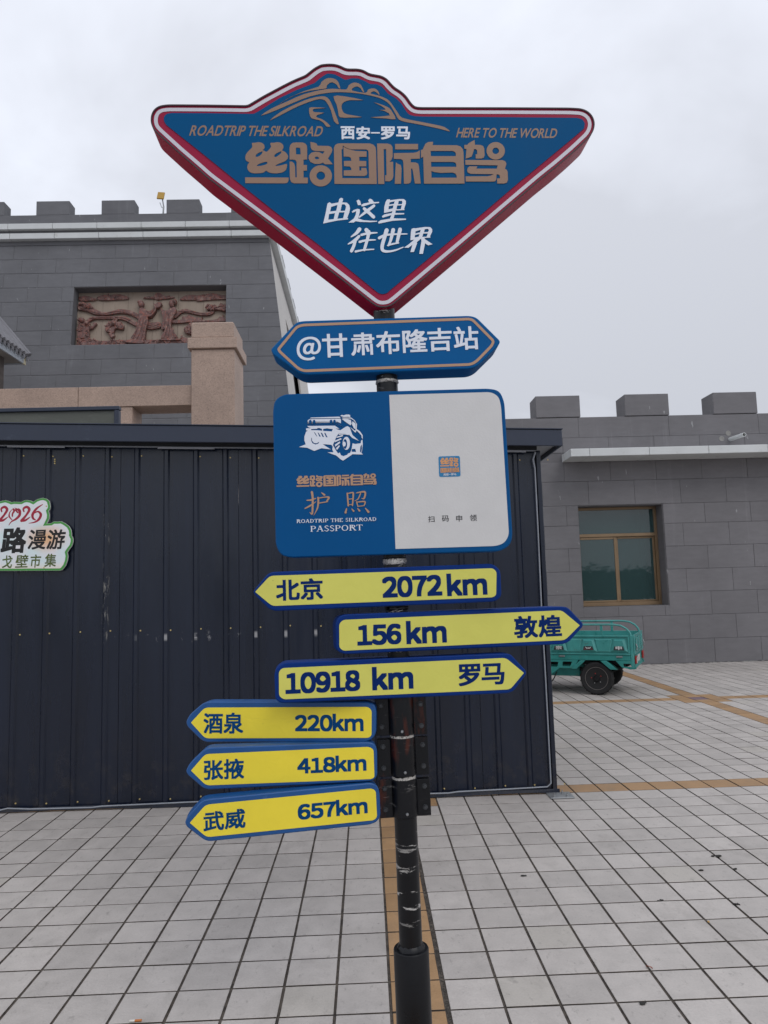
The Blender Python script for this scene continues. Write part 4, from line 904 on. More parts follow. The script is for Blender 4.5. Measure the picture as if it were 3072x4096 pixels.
# white light tube up the corner and along the base, sagging between clips
bm = bmesh.new(); tube(bm, [(1.284, 5.322, 2.36), (1.286, 5.33, 1.9), (1.283, 5.331, 1.3), (1.287, 5.331, .8), (1.288, 5.331, .075), (1.26, 5.331, .052), (1.0, 5.331, .046), (.62, 5.331, .040), (.55, 5.331, .033), (.2, 5.331, .034), (-.4, 5.331, .040), (-1.0, 5.331, .038), (-1.5, 5.331, .032), (-1.9, 5.331, .028), (-1.97, 5.331, .022), (-2.4, 5.331, .026), (-2.56, 5.331, .036), (-2.62, 5.331, .024), (-4.4, 5.331, .03)], .0052, 8)
link('light_tube', mesh('light_tube', bm, True), 'white_trim', shed)
bm = bmesh.new(); tube(bm, [(1.284, 5.322, 2.36), (1.272, 5.318, 2.43), (1.292, 5.312, 2.482)], .006, 8); link('tube_cable', mesh('tube_cable', bm, True), 'white_trim', shed)
bm = bmesh.new(); k = 0; xs_ = [SX0+.1+.19*i for i in range(31)]
prof = [bm.verts.new((x, 5.333, .002+rnd.uniform(0, .012))) for x in xs_]; up_ = [bm.verts.new((x, 5.338, .034)) for x in xs_]
for a, b, c, d in zip(prof, prof[1:], up_[1:], up_): bm.faces.new((a, b, c, d))
bmesh.ops.recalc_face_normals(bm, faces=bm.faces); r_ = bmesh.ops.extrude_face_region(bm, geom=bm.faces[:])
for v in [g for g in r_['geom'] if isinstance(g, bmesh.types.BMVert)]: v.co.y += .003
link('bottom_flashing', mesh('bottom_flashing', bm), 'shed_paint', shed)
bm = bmesh.new()
for k, r_ in enumerate(ribs[3:27]):
    for z in (ztop(r_)-.085, 1.242, .058):
        if k % 9 == 1 and z > 2: continue
        lathe(bm, [(.0001, -.006), (.0055, -.005), (.0065, 0)], 6, 'Y', (r_+.034+rnd.uniform(-.004, .004), SY0-.0005, z+rnd.uniform(-.006, .006)))
    if k == 6:
        for z in (2.52, 2.505, 2.49): lathe(bm, [(.0001, -.006), (.0055, -.005), (.0065, 0)], 6, 'Y', (-2.29, SY0-.001, z))
tag(link('screws', mesh('screws', bm), 'screw_brass', shed), kind='stuff')
bp = bmx('base_plate', 'steel_zinc', shed, 1.25, 5.205, .0005, 1.42, 5.345, .010, bev=.002)
for a, b in ((1.375, 5.235), (1.36, 5.31), (1.28, 5.225)):
    bm = bmesh.new(); lathe(bm, [(.012, .010), (.012, .013), (.0085, .0131), (.0085, .021), (.004, .022), (.004, .034)], 6, c=(a, b, 0)); link('anchor_bolt', mesh('anchor_bolt', bm), 'steel_zinc', bp)

# framed grey panel standing on the shed roof
pn = empty('roof_panel', (-3.3, 6.2, 2.69)); tag(pn, 'long grey-green panel in a dark blue frame standing on the shed roof', 'panel')
bmx('panel_sheet', 'panel_grey', pn, -4.5, 6.215, 2.67, -2.15, 6.235, 3.105)
for a in ((-4.53, 6.19, 3.105, -2.105, 6.25, 3.138), (-2.147, 6.19, 2.66, -2.108, 6.25, 3.102), (-4.53, 6.19, 2.72, -4.5, 6.25, 3.103)): bmx('frame_bar', 'fascia_paint', pn, *a, bev=.003)
for z in (2.86,): bmx('frame_bar', 'drip_dark', pn, -4.49, 6.208, z, -2.152, 6.213, z+.006)

# cloud-shaped market board screwed to the shed
KM = crop(.19289, 0, 1950); fm = Frame(0, 0, y=5.325, x=0)
ol = [(40, 278), (110, 262), (180, 280), (240, 305), (300, 295), (370, 298), (440, 300), (500, 270), (560, 258), (630, 270), (690, 300), (760, 250), (840, 222), (900, 215), (970, 235), (1020, 280), (1045, 380), (1040, 440), (1005, 485), (1025, 560), (1020, 640), (970, 745), (1060, 740), (1120, 705), (1200, 708), (1270, 700), (1350, 740), (1430, 800), (1475, 880), (1485, 960), (1480, 985), (1515, 1060), (1515, 1130), (1490, 1210), (1430, 1290), (1395, 1345), (1410, 1420), (1395, 1520), (1360, 1620), (1290, 1710), (1240, 1725)]
mir = [(-440-x, y+12) for x, y in ol[::-1]]
olm = fm.ps(KM(ol+mir+[(-60, 292), (0, 285)]))
mb = empty('market_sign', (-3.1, 5.34, 1.3)); tag(mb, 'cloud-shaped printed board with green edge, 2026 and 丝路漫游 戈壁市集, screwed to the shed', 'sign')
link('board', fill([olm], .012, 0), 'market_edge', mb, fm.m)
gm = link('green_edge', fill([inset(olm, .0015)], .001, -.0012), 'market_green', mb, fm.m)
link('print_sheet', fill([inset(olm, .0165)], .001, -.0024), 'market_print', mb, fm.m)
def mtext(s, LB, RT, mat, off, front=-.0026, shear=0):
    a = fm.p(*KM([LB])[0]); b = fm.p(*KM([RT])[0]); V, Fc = lay_text(s, off, .06, .3, True, shear)
    me = fit_text(V, Fc, a[0], a[1], b[0], b[1], front=front); me.name = 'lettering'; return link('lettering', me, mat, mb, fm.m)
def mstroke(name, st, mat, front=-.0026): return sheets(name, [[fm.ps(KM(stroke_poly(q)))] for q in st], mat, fm, mb, front+.0011, t=.001, step=.0001)
two = lambda ox: [[(60+ox, 500, 30), (50+ox, 440, 40), (120+ox, 405, 55), (170+ox, 460, 58), (110+ox, 570, 42), (10+ox, 690, 60)], [(10+ox, 690, 50), (90+ox, 680, 45), (190+ox, 610, 12)]]
mstroke('numerals', two(-20)+two(440)+[[(890, 350, 10), (760, 440, 45), (680, 560, 55), (690, 640, 45), (735, 670, 25)], [(700, 540, 15), (790, 500, 35), (850, 560, 55), (810, 660, 50), (720, 720, 30), (600, 742, 8)]], 'market_red')
mstroke('numerals', [[(250, 460, 10), (205, 520, 22), (195, 600, 34), (250, 670, 18)], [(330, 440, 20), (400, 480, 50), (410, 570, 55), (340, 650, 45), (240, 710, 25), (185, 785, 8)], [(270, 430, 12), (300, 480, 40), (265, 540, 34), (258, 590, 30)], [(380, 430, 8), (430, 470, 14), (440, 540, 8)]], 'market_red')
mstroke('numerals', [[(262, 455, 8), (290, 470, 30), (330, 470, 34), (370, 520, 30)], [(300, 425, 6), (350, 440, 16), (420, 475, 10)], [(272, 520, 26), (262, 575, 20), (262, 605, 18)]], 'market_red', front=-.0040)
mtext('路', (10, 1370), (555, 820), 'market_black', .036, shear=.1); mtext('漫', (575, 1290), (960, 870), 'market_black', .018, shear=.12); mtext('游', (965, 1285), (1370, 865), 'market_black', .02, shear=.12); mtext('丝', (-560, 1370), (-10, 820), 'market_black', .05, shear=.1)
for ch, q in (('戈', (45, 1675, 265, 1405)), ('壁', (315, 1665, 595, 1390)), ('市', (635, 1665, 860, 1385)), ('集', (920, 1650, 1165, 1370))): mtext(ch, (q[0], q[1]), (q[2], q[3]), 'market_olive', .018, shear=.1)
for a, b in ((965, 388), (915, 1660), (-1300, 1600), (-1400, 1000)):
    p_ = fm.p(*KM([(a, b)])[0]); bm = bmesh.new(); lathe(bm, [(.0001, -.006), (.0045, -.005), (.0055, -.0024)], 8, 'Y', (p_[0], 0, p_[1])); link('screw', mesh('screw', bm), 'screw_brass', mb, fm.m)

# ================================================================== BLOCK WALLS
bcache = {}
def block(parent, x0, z0, x1, z1, mat, mw, name='wall_block', d=.06, bev=.004, y=0.0, bmj=None):
    w_, h_ = round(x1-x0, 3), round(z1-z0, 3)
    if w_ < .02 or h_ < .02: return
    if bmj is not None: box(bmj, x0, y, z0, x1, y+d, z1); return
    k = (w_, h_, mat, d, bev)
    if k not in bcache:
        bm = bmesh.new(); vs = [bm.verts.new(p) for p in ((0, 0+bev*.6, 0), (w_, bev*.6, 0), (w_, bev*.6, h_), (0, bev*.6, h_))]; b2 = [bm.verts.new(p) for p in ((bev, 0, bev), (w_-bev, 0, bev), (w_-bev, 0, h_-bev), (bev, 0, h_-bev))]; b3 = [bm.verts.new(p) for p in ((0, d, 0), (w_, d, 0), (w_, d, h_), (0, d, h_))]
        bm.faces.new(b2)
        for A, B in ((vs, b2), (b3, vs)):
            for i in range(4): bm.faces.new((A[i], A[(i+1) % 4], B[(i+1) % 4], B[i]))
        bcache[k] = mesh(name, bm); bcache[k].materials.append(M[mat])
    link(name, bcache[k], None, parent, mw @ Matrix.Translation((x0, y+rnd.uniform(-.0025, .0025), z0)))
def end_block(parent, x0, z0, xb, xt, z1, mat, mw, d=.08, bev=.006):
    bm = bmesh.new(); A = [(x0, z0), (xb, z0), (xt, z1), (x0, z1)]; cx_, cz_ = (x0+xb)/2, (z0+z1)/2
    r1 = [bm.verts.new((a, bev*.6, b)) for a, b in A]; r2 = [bm.verts.new((a+(bev if a < cx_ else -bev), 0, b+(bev if b < cz_ else -bev))) for a, b in A]; r3 = [bm.verts.new((a, d, b)) for a, b in A]
    bm.faces.new(r2)
    for P_, Q_ in ((r1, r2), (r3, r1)):
        for i in range(4): bm.faces.new((P_[i], P_[(i+1) % 4], Q_[(i+1) % 4], Q_[i]))
    link('wall_block', mesh('wall_block', bm), mat, parent, mw)
def row_spans(x0, x1, holes, z0, z1):
    sp = [(x0, x1)]
    for hx0, hz0, hx1, hz1 in holes:
        if z1 > hz0+.01 and z0 < hz1-.01:
            o = []
            for a, b in sp:
                if hx1 <= a or hx0 >= b: o.append((a, b)); continue
                if a < hx0: o.append((a, hx0))
                if b > hx1: o.append((hx1, b))
            sp = o
    return sp
def course(parent, x0, x1, z0, z1, wd, off, holes, mat, mw, g=.005, gv=.004, **k):
    for h_ in holes:
        if z0+.06 < h_[1] < z1-.06: course(parent, h_[0], h_[2], z0, h_[1], wd, off, [], mat, mw, g, gv, **k)
        if z0+.06 < h_[3] < z1-.06: course(parent, h_[0], h_[2], h_[3], z1, wd, off, [], mat, mw, g, gv, **k)
    for a, b in row_spans(x0, x1, holes, z0, z1):
        t = off+math.floor((a-off)/wd)*wd
        while t < b-.01:
            p, q = max(a, t), min(b, t+wd)
            if q-p > .05: block(parent, p+(gv/2 if p > a else 0), z0+g/2, q-(gv/2 if q < b else 0), z1-g/2, mat, mw, **k)
            t += wd

# ---- right-hand battlemented wall with window
rw = empty('battlement_wall', (7, 13.4, 0)); tag(rw, 'low grey block wall with battlements, white ledge and a recessed window', 'building')
WY = 13.12; I4 = Matrix.Translation((0, WY, 0)); WIN = (3.92, 1.045, 5.505, 2.91); XA, XB = .25, 13.6
rows = [.005, .435, .865, 1.285, 1.70, 2.12, 2.54, 2.91, 3.36, 3.72]
for n, (a, b) in enumerate(zip(rows, rows[1:])): course(rw, XA, XB, a, b, .857, 5.42 if n % 2 == 0 else 5.85, [WIN], 'slate_block', I4)
rows2 = [3.90, 4.18, 4.56]
for n, (a, b) in enumerate(zip(rows2, rows2[1:])): course(rw, XA, XB, a, b, 1.7 if n else .857, 5.42+.3*n, [], 'slate_block', I4, g=.004)
bm = bmesh.new()
for a in ((XA, .012, 0, WIN[0]-.001, .5, 4.55), (WIN[2]+.001, .012, 0, XB, .5, 4.55), (WIN[0], .012, 0, WIN[2], .5, WIN[1]-.001), (WIN[0], .012, WIN[3]+.001, WIN[2], .5, 4.55)): box(bm, *a)
link('wall_core', mesh('wall_core', bm), 'wall_joint', rw, I4)
bmx('wall_top', 'slate_block', rw, XA, .03, 4.5605, XB, .5, 4.572, mw=I4)
# reveals of the window
for a in ((WIN[0]-.003, .02, WIN[1], WIN[0]+.012, .40, WIN[3]), (WIN[2]-.012, .02, WIN[1], WIN[2]+.003, .40, WIN[3]), (WIN[0]+.013, .02, WIN[3]-.012, WIN[2]-.013, .40, WIN[3]+.003), (WIN[0]+.013, .02, WIN[1]-.003, WIN[2]-.013, .33, WIN[1]+.010)): bmx('reveal', 'slate_block', rw, *a, mw=I4)
x = 3.239-1.677; 
while x < 13:
    bmx('merlon', 'slate_block', rw, x, .0, 4.575, x+.832, .47, 4.985, bev=.008, mw=I4); x += 1.677
t = 3.68; first = True
while t < XB:
    q = min(t+(.34 if first else 1.07), XB); bmx('ledge_block', 'pale_stone', rw, t, -.58, 3.725, q-.006, .05, 3.865, bev=.006, mw=I4); t = q; first = False
bm = bmesh.new(); c = (6.82, 0, 4.075); prof = [(.0001, .0), (.0375, .0)]
lathe(bm, [(.030, .05), (.030, -.50), (.0375, -.50), (.0375, .05)], 24, 'Y', (6.86, 0, 4.085)); link('drain_pipe', mesh('drain_pipe', bm, True), 'pvc', rw, I4 @ Matrix.Translation((6.86, 0, 4.085)) @ Matrix.Rotation(R(2), 4, 'X') @ Matrix.Translation((-6.86, 0, -4.085)))
for a, b in ((6.70, 4.10), (6.83, 4.20)):
    bm = bmesh.new(); lathe(bm, [(.034, -.003), (.046, -.005), (.05, -.001), (.05, .01), (.034, .01)], 20, 'Y', (a, 0, b)); link('patched_hole', mesh('patched_hole', bm, True), 'mortar_patch', rw, I4)
    bm = bmesh.new(); lathe(bm, [(.0001, -.001), (.034, -.001), (.034, .01)], 20, 'Y', (a, 0, b)); link('patched_hole', mesh('patched_hole', bm), 'slate_block', rw, I4)
bm = bmesh.new(); r5 = random.Random(5)
for k in range(150):
    xx = 4.6+r5.random()*8; s_ = r5.uniform(.006, .018); bmesh.ops.create_icosphere(bm, subdivisions=1, radius=s_, matrix=Matrix.Translation((xx, -.012, .002)) @ Matrix.Diagonal((2.2, .8, .7, 1)))
tag(link('wall_foot_rubble', mesh('wall_foot_rubble', bm), 'mortar_patch', rw, I4), kind='stuff')
# window: frame, transom, two sashes, panes
wn_ = empty('window', (4.7, WY+.36, 1.05)); wn_.parent = rw; wn_.matrix_basis = wm(rw).inverted() @ Matrix.Translation((4.7, WY+.36, 1.05)); WM[wn_.name] = Matrix.Translation((4.7, WY+.36, 1.05))
a0, z0_, a1, z1_ = WIN[0]+.013, WIN[1]+.011, WIN[2]-.013, WIN[3]-.013
def fr_(name, *a): bmx(name, 'bronze_frame', wn_, *a, bev=.004, mw=I4)
fr_('frame', a0, .30, z0_, a0+.05, .38, z1_); fr_('frame', a1-.05, .30, z0_, a1, .38, z1_); fr_('frame', a0+.051, .30, z0_, a1-.051, .38, z0_+.07); fr_('frame', a0+.051, .30, z1_-.05, a1-.051, .38, z1_)
ZT = 2.37
fr_('transom', a0+.051, .295, ZT-.03, a1-.051, .38, ZT+.03); mx_ = 4.69
fr_('sash', a0+.052, .315, z0_+.072, a0+.09, .345, ZT-.032); fr_('sash', mx_-.03, .315, z0_+.072, mx_+.012, .345, ZT-.032); fr_('sash', a0+.092, .315, ZT-.075, mx_-.032, .345, ZT-.032); fr_('sash', a0+.092, .315, z0_+.072, mx_-.032, .345, z0_+.105)
fr_('sash', mx_+.014, .35, z0_+.072, mx_+.055, .375, ZT-.032); fr_('sash', a1-.09, .35, z0_+.072, a1-.052, .375, ZT-.032); fr_('sash', mx_+.057, .35, ZT-.07, a1-.092, .375, ZT-.032); fr_('sash', mx_+.057, .35, z0_+.072, a1-.092, .375, z0_+.1)
for n, a in (('pane', (a0+.045, .335, ZT+.02, a1-.045, .341, z1_-.04)), ('pane', (a0+.085, .327, z0_+.1, mx_-.02, .333, ZT-.07)), ('pane', (mx_+.05, .36, z0_+.09, a1-.085, .366, ZT-.06))): bmx(n, 'window_glass', wn_, *a, mw=I4)
# the room behind the glass
bm = bmesh.new(); box(bm, 3.0, .52, .4, 6.4, 3.2, 3.3); bmesh.ops.reverse_faces(bm, faces=bm.faces)
bm.faces.ensure_lookup_table(); fr0 = [f for f in bm.faces if all(abs(v.co.y-.52) < 1e-4 for v in f.verts)]; bmesh.ops.delete(bm, geom=fr0, context='FACES')
me = bpy.data.meshes.new('room'); bm.to_mesh(me); bm.free(); link('room', me, 'room_dark', rw, I4)
for cx0, cn in ((3.80, 4), (5.18, 5)):
    bm = bmesh.new(); P0 = []; P1 = []
    for k in range(cn*8+1):
        xk = cx0+k*.0105; yk = .56+.03*math.sin(k*2*math.pi/8); P0.append(bm.verts.new((xk, yk, .95))); P1.append(bm.verts.new((xk, yk, 3.0)))
    for k in range(cn*8): bm.faces.new((P0[k], P0[k+1], P1[k+1], P1[k]))
    link('curtain', mesh('curtain', bm, True), 'curtain', rw, I4)
bmx('desk', 'room_dark', rw, 3.9, .7, .4, 5.4, 1.4, 1.18, mw=I4)
for bx0, bz in ((4.05, 1.42), (4.30, 1.33), (4.78, 1.50), (5.02, 1.36)): bmx('box_on_desk', 'curtain', rw, bx0, .75, 1.182, bx0+.19, .95, bz, bev=.02, mw=I4)

# ---- the tall battered gate tower on the left
tw = empty('gate_tower', (-8, 22, 0)); tag(tw, 'tall dark grey gate tower with battlements, white cornices and a carved relief', 'tower')
TM = Matrix.Translation((0, 17.9, 10.52)) @ Matrix.Rotation(-math.atan(.11), 4, 'X'); CB = math.sqrt(1+.11**2)
def tl(z): return (z-10.52)*CB
def tx(z): return -2.28+.115*(10.52-z)
rowsz = [9.29+.393*k for k in range(3, -14, -1)]; RH = (-7.20, tl(7.72), -3.37, tl(9.29))
for n, (zb, za) in enumerate(zip(rowsz, rowsz[1:])):
    if za < 4.2: break
    off_ = -7.27+.43*(n % 2)+(.2 if n % 3 == 0 else 0); xl_ = off_+.856*math.floor((tx(zb)-.25-off_)/.856)
    course(tw, -12.9, xl_-.0015, tl(za), tl(zb), .856, off_, [RH], 'tower_block', TM, d=.08, bev=.010, g=.009, gv=.003); end_block(tw, xl_+.0015, tl(za)+.0045, tx(za)+.002, tx(zb)+.002, tl(zb)-.0045, 'tower_block', TM)
zl = za if za < 4.2 else rowsz[-1]
bm = bmesh.new(); z_ = zb
while z_ > .3:
    course(tw, -12.9, tx(z_)-.02, tl(z_-.393), tl(z_), .856, -7.27+.43*(int(z_*10) % 2), [], 'tower_block', TM, bmj=bm); z_ -= .393
tag(link('lower_blocks', mesh('lower_blocks', bm), 'tower_block', tw, TM), kind='stuff')
# core: battered hull, 6 cm behind the blocks
bm = bmesh.new(); h = 10.52
def hull(x1t, x1b, yt, yb): return [(-13, yb, 0), (x1b, yb, 0), (x1b, 29, 0), (-13, 29, 0), (-13, yt, h), (x1t, yt, h), (x1t, 29, h), (-13, 29, h)]
vs = [bm.verts.new(p) for p in hull(-2.46, -2.46+1.21, 17.975, 17.975-1.157)]
for q in ((0, 1, 2, 3), (4, 5, 6, 7), (1, 2, 6, 5), (2, 3, 7, 6), (3, 0, 4, 7)): bm.faces.new([vs[i] for i in q])
# front face of the core with the niche cut out
me_core = mesh('tower_core', bm); link('tower_core', me_core, 'wall_joint', tw)
fl_ = [[(-13, tl(0)), (-1.12, tl(0)), (-2.33, tl(10.5)), (-13, tl(10.5))], [(RH[0], RH[1]), (RH[2], RH[1]), (RH[2], RH[3]), (RH[0], RH[3])]]
link('front_backing', fill(fl_, .02, .010), 'tower_joint', tw, TM)
# smooth side wall, coloured paler than the front, with a tall slot
SM = Matrix(((0, -1/1.0066, -.115/1.0066, 0), (1, 0, 0, 0), (0, -.115/1.0066, 1/1.0066, 0), (0, 0, 0, 1))); SM = Matrix.Translation((-2.28, 0, 10.52)) @ SM
def sidept(px, py):
    d = ray(px, py); # plane x + .115 z = -2.28 + .115*10.52
    k = -2.28+.115*10.52; t_ = (k-.115*EYE)/(d.x+.115*d.z); q = Vector((0, 0, EYE))+d*t_; return (q.y, (q.z-10.52)*1.0066)
sy = lambda z: 17.9-.11*(10.52-z)
sl_ = [[(sy(0)+.085, tl(0)), (28.99, tl(0)), (28.99, tl(10.52)), (sy(10.52)+.085, tl(10.52))]]
slot = [sidept(900+x*.3843, 850+y*.3843) for x, y in ((568, 820), (624, 1045), (640, 1120), (655, 1260), (668, 1500), (640, 1350), (612, 1140))]
sl_.append([(20.2, tl(6.6)), (23.3, tl(6.6)), (23.3, tl(9.3)), (20.2, tl(9.3))])
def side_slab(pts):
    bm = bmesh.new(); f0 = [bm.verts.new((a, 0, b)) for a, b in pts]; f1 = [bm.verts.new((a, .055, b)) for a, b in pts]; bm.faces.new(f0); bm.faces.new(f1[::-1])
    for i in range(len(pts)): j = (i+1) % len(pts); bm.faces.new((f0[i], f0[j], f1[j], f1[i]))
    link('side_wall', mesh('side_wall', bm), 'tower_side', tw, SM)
ya, yb_, za_, zb_ = 20.2, 23.3, 6.6, 9.3
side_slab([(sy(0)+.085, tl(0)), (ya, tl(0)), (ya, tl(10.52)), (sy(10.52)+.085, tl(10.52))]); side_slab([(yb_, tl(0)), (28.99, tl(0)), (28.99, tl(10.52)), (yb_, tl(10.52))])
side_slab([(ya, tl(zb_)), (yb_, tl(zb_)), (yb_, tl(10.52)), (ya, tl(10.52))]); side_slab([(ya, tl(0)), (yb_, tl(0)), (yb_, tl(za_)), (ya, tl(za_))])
bmx('parapet', 'tower_block', tw, -13, 17.86, 10.985, -2.3, 18.3, 11.27)
bmx('parapet', 'tower_block', tw, -2.72, 18.301, 10.985, -2.3, 28.9, 11.27); bmx('tower_roof', 'wall_joint', tw, -13, 18.301, 10.53, -2.73, 28.9, 10.95)
xm = -2.42-.835
for k in range(7): bmx('merlon', 'tower_block', tw, xm-1.661*k, 17.86, 11.272, xm-1.661*k+.845, 18.22, 11.65, bev=.008)
for k in range(6): bmx('merlon', 'tower_block', tw, -2.66, 19.4+1.66*k, 11.272, -2.3, 20.23+1.66*k, 11.65, bev=.008)
for z0c, z1c, ov, xr in ((10.83, 10.98, .16, -2.16), (10.585, 10.735, .13, -2.12)):
    t_ = xr
    while t_ > -13:
        bmx('cornice_block', 'pale_stone', tw, t_-1.115, 17.88-ov, z0c, t_-.005, 17.98, z1c, bev=.006); t_ -= 1.12
    t_ = 17.99
    while t_ < 28: bmx('cornice_block', 'pale_stone', tw, -2.6, t_, z0c, xr-.005, t_+1.115, z1c, bev=.006); t_ += 1.12
bmx('cornice_band', 'tower_block', tw, -13, 17.885, 10.474, -2.30, 17.97, 10.583)
bmx('cornice_band', 'tower_block', tw, -13, 17.83, 10.737, -2.26, 17.97, 10.828); bmx('cornice_band', 'tower_block', tw, -2.6, 17.975, 10.737, -2.26, 28.9, 10.828)
# carved relief in its niche
rl = empty('relief'); rl.parent = tw; rl.matrix_basis = wm(tw).inverted() @ TM; WM[rl.name] = TM.copy(); rl['label'] = 'recessed reddish brown carved relief of robed figures, ribbons and clouds'
xx = RH[0]; n = 6; wv = (RH[2]-RH[0])/n
for k in range(n): bmx('backing_slab', 'relief_ground', rl, RH[0]+k*wv+.003, .30, RH[1], RH[0]+(k+1)*wv-.003, .34, RH[3], mw=TM)
for a in ((RH[0]-.01, .06, RH[1], RH[0], .34, RH[3]), (RH[2], .06, RH[1], RH[2]+.01, .34, RH[3]), (RH[0]-.01, .06, RH[3], RH[2]+.01, .34, RH[3]+.01), (RH[0]-.01, .03, RH[1]-.02, RH[2]+.01, .34, RH[1])): bmx('niche_edge', 'tower_block', rl, *a, mw=TM)
def rmap(p):
    x_, y_ = p; v_ = (y_-(88-28*(x_-78)/1475))/(590); l_ = 78-40*v_; u_ = (x_-l_)/(1553-l_)
    return (RH[0]+u_*(RH[2]-RH[0]), RH[3]-v_*(RH[3]-RH[1]))
REL = {'cloud': [[(88, 175), (90, 135), (150, 122), (215, 140), (262, 165), (180, 178)], [(262, 150), (300, 118), (360, 112), (400, 118), (430, 108), (500, 112), (565, 130), (565, 158), (450, 168), (300, 172)], [(715, 150), (760, 128), (820, 132), (840, 98), (880, 92), (915, 120), (960, 125), (1025, 138), (960, 155), (880, 160), (860, 168), (820, 155)], [(1075, 165), (1130, 120), (1200, 112), (1260, 118), (1330, 105), (1400, 95), (1470, 110), (1545, 125), (1545, 155), (1400, 165), (1250, 180), (1240, 168)]],
 'ribbon': [[(82, 222), (150, 235), (240, 262), (320, 298), (400, 290), (470, 268), (560, 272), (640, 300), (700, 340), (690, 385), (640, 350), (570, 320), (480, 310), (400, 322), (330, 330), (240, 320), (150, 285), (82, 272)], [(150, 395), (200, 350), (280, 340), (400, 342), (520, 340), (580, 360), (660, 400), (740, 395), (800, 405), (880, 400), (900, 430), (880, 460), (800, 475), (740, 465), (680, 455), (600, 420), (540, 385), (470, 370), (300, 368), (220, 375), (165, 415)], [(1025, 350), (1060, 290), (1130, 262), (1200, 280), (1280, 300), (1350, 300), (1400, 275), (1420, 280), (1410, 310), (1350, 332), (1250, 325), (1150, 300), (1090, 310), (1040, 360)], [(1015, 380), (1100, 375), (1100, 345), (1150, 340), (1170, 320), (1220, 350), (1260, 350), (1290, 370), (1305, 345), (1305, 380), (1440, 372), (1470, 345), (1500, 345), (1505, 320), (1515, 350), (1530, 395), (1200, 400), (1100, 410), (1010, 410)]],
 'musicians': [[(90, 215), (120, 198), (135, 212), (150, 203), (175, 225), (190, 215), (220, 235), (222, 262), (150, 245)], [(1340, 235), (1360, 228), (1375, 238), (1390, 222), (1410, 235), (1430, 225), (1450, 242), (1480, 240), (1490, 205), (1510, 225), (1530, 215), (1545, 240), (1548, 292), (1480, 280), (1400, 275), (1350, 275)], [(1120, 480), (1160, 440), (1200, 410), (1235, 430), (1240, 520), (1160, 525)], [(65, 640), (75, 560), (70, 500), (85, 440), (80, 400), (110, 365), (145, 375), (160, 410), (195, 410), (190, 455), (230, 440), (225, 415), (265, 415), (240, 450), (215, 475), (190, 480), (190, 560), (200, 650), (64, 660)], [(345, 480), (360, 430), (400, 400), (440, 370), (470, 365), (460, 400), (510, 410), (530, 445), (520, 480), (450, 470), (430, 520), (440, 540), (410, 570), (380, 530), (400, 515), (355, 500)]],
 'rocks': [[(185, 580), (250, 590), (330, 600), (550, 590), (560, 620), (530, 648), (450, 652), (300, 655), (190, 660)], [(720, 590), (900, 590), (1060, 585), (1110, 560), (1160, 575), (1290, 590), (1290, 625), (1060, 625), (900, 640), (760, 640), (720, 610)]],
 'plinth': [[(555, 600), (720, 598), (720, 635), (560, 625)], [(905, 590), (1080, 585), (1080, 602), (905, 605)]],
 'robed_man': [[(690, 280), (720, 262), (745, 280), (770, 300), (830, 280), (835, 240), (850, 245), (845, 300), (800, 355), (770, 360), (775, 420), (750, 480), (730, 600), (600, 600), (650, 500), (680, 380)]],
 'robed_woman': [[(895, 260), (925, 290), (975, 290), (990, 270), (1040, 260), (1050, 310), (1015, 370), (1000, 470), (1065, 575), (905, 580), (940, 490), (910, 490), (905, 440), (920, 390), (905, 310)]],
 'vase': [[(825, 215), (845, 222), (865, 205), (905, 210), (890, 250), (860, 262), (835, 260)]]}
DEP = dict(cloud=.05, ribbon=.07, musicians=.10, rocks=.11, plinth=.16, robed_man=.14, robed_woman=.14, vase=.12)
def relief_part(name, polys, dep):
    mes = [fill([catmull([rmap(p) for p in q], 3)], dep, .30-dep, bevel=min(.012, dep*.3)) for q in polys]; return link(name, join_me(name, mes), 'relief_brown', rl, TM)
for k_, v_ in REL.items():
    for q in v_: relief_part(k_, [q], DEP[k_])
# carved folds over robes and ribbons, heads
folds = [[(700, 370, 9), (670, 470, 10), (625, 590, 12)], [(725, 370, 9), (705, 480, 10), (665, 590, 12)], [(750, 380, 9), (735, 480, 10), (705, 590, 12)], [(765, 300, 8), (800, 320, 9), (838, 270, 8)], [(930, 310, 8), (940, 400, 9), (925, 470, 9)], [(960, 310, 8), (970, 420, 10), (930, 570, 12)], [(985, 330, 8), (985, 450, 10), (970, 570, 12)], [(1010, 320, 8), (995, 460, 10), (1020, 570, 12)], [(1020, 480, 8), (1045, 570, 12)]]
for q in folds: link('robe_fold', fill([[rmap(p) for p in stroke_poly(q)]], .018, .30-.158, bevel=.003), 'relief_brown', rl, TM)
for q in ([(100, 255, 7), (240, 300, 8), (330, 315, 7), (470, 290, 8), (640, 330, 7)], [(200, 362, 6), (340, 352, 6), (520, 356, 7), (620, 400, 7)], [(760, 425, 7), (820, 440, 7), (890, 415, 7)], [(760, 450, 6), (820, 460, 6), (880, 440, 6)], [(1080, 290, 6), (1180, 290, 7), (1340, 316, 7), (1400, 295, 6)]): link('ribbon_fold', fill([[rmap(p) for p in stroke_poly(q)]], .014, .30-.084, bevel=.003), 'relief_brown', rl, TM)
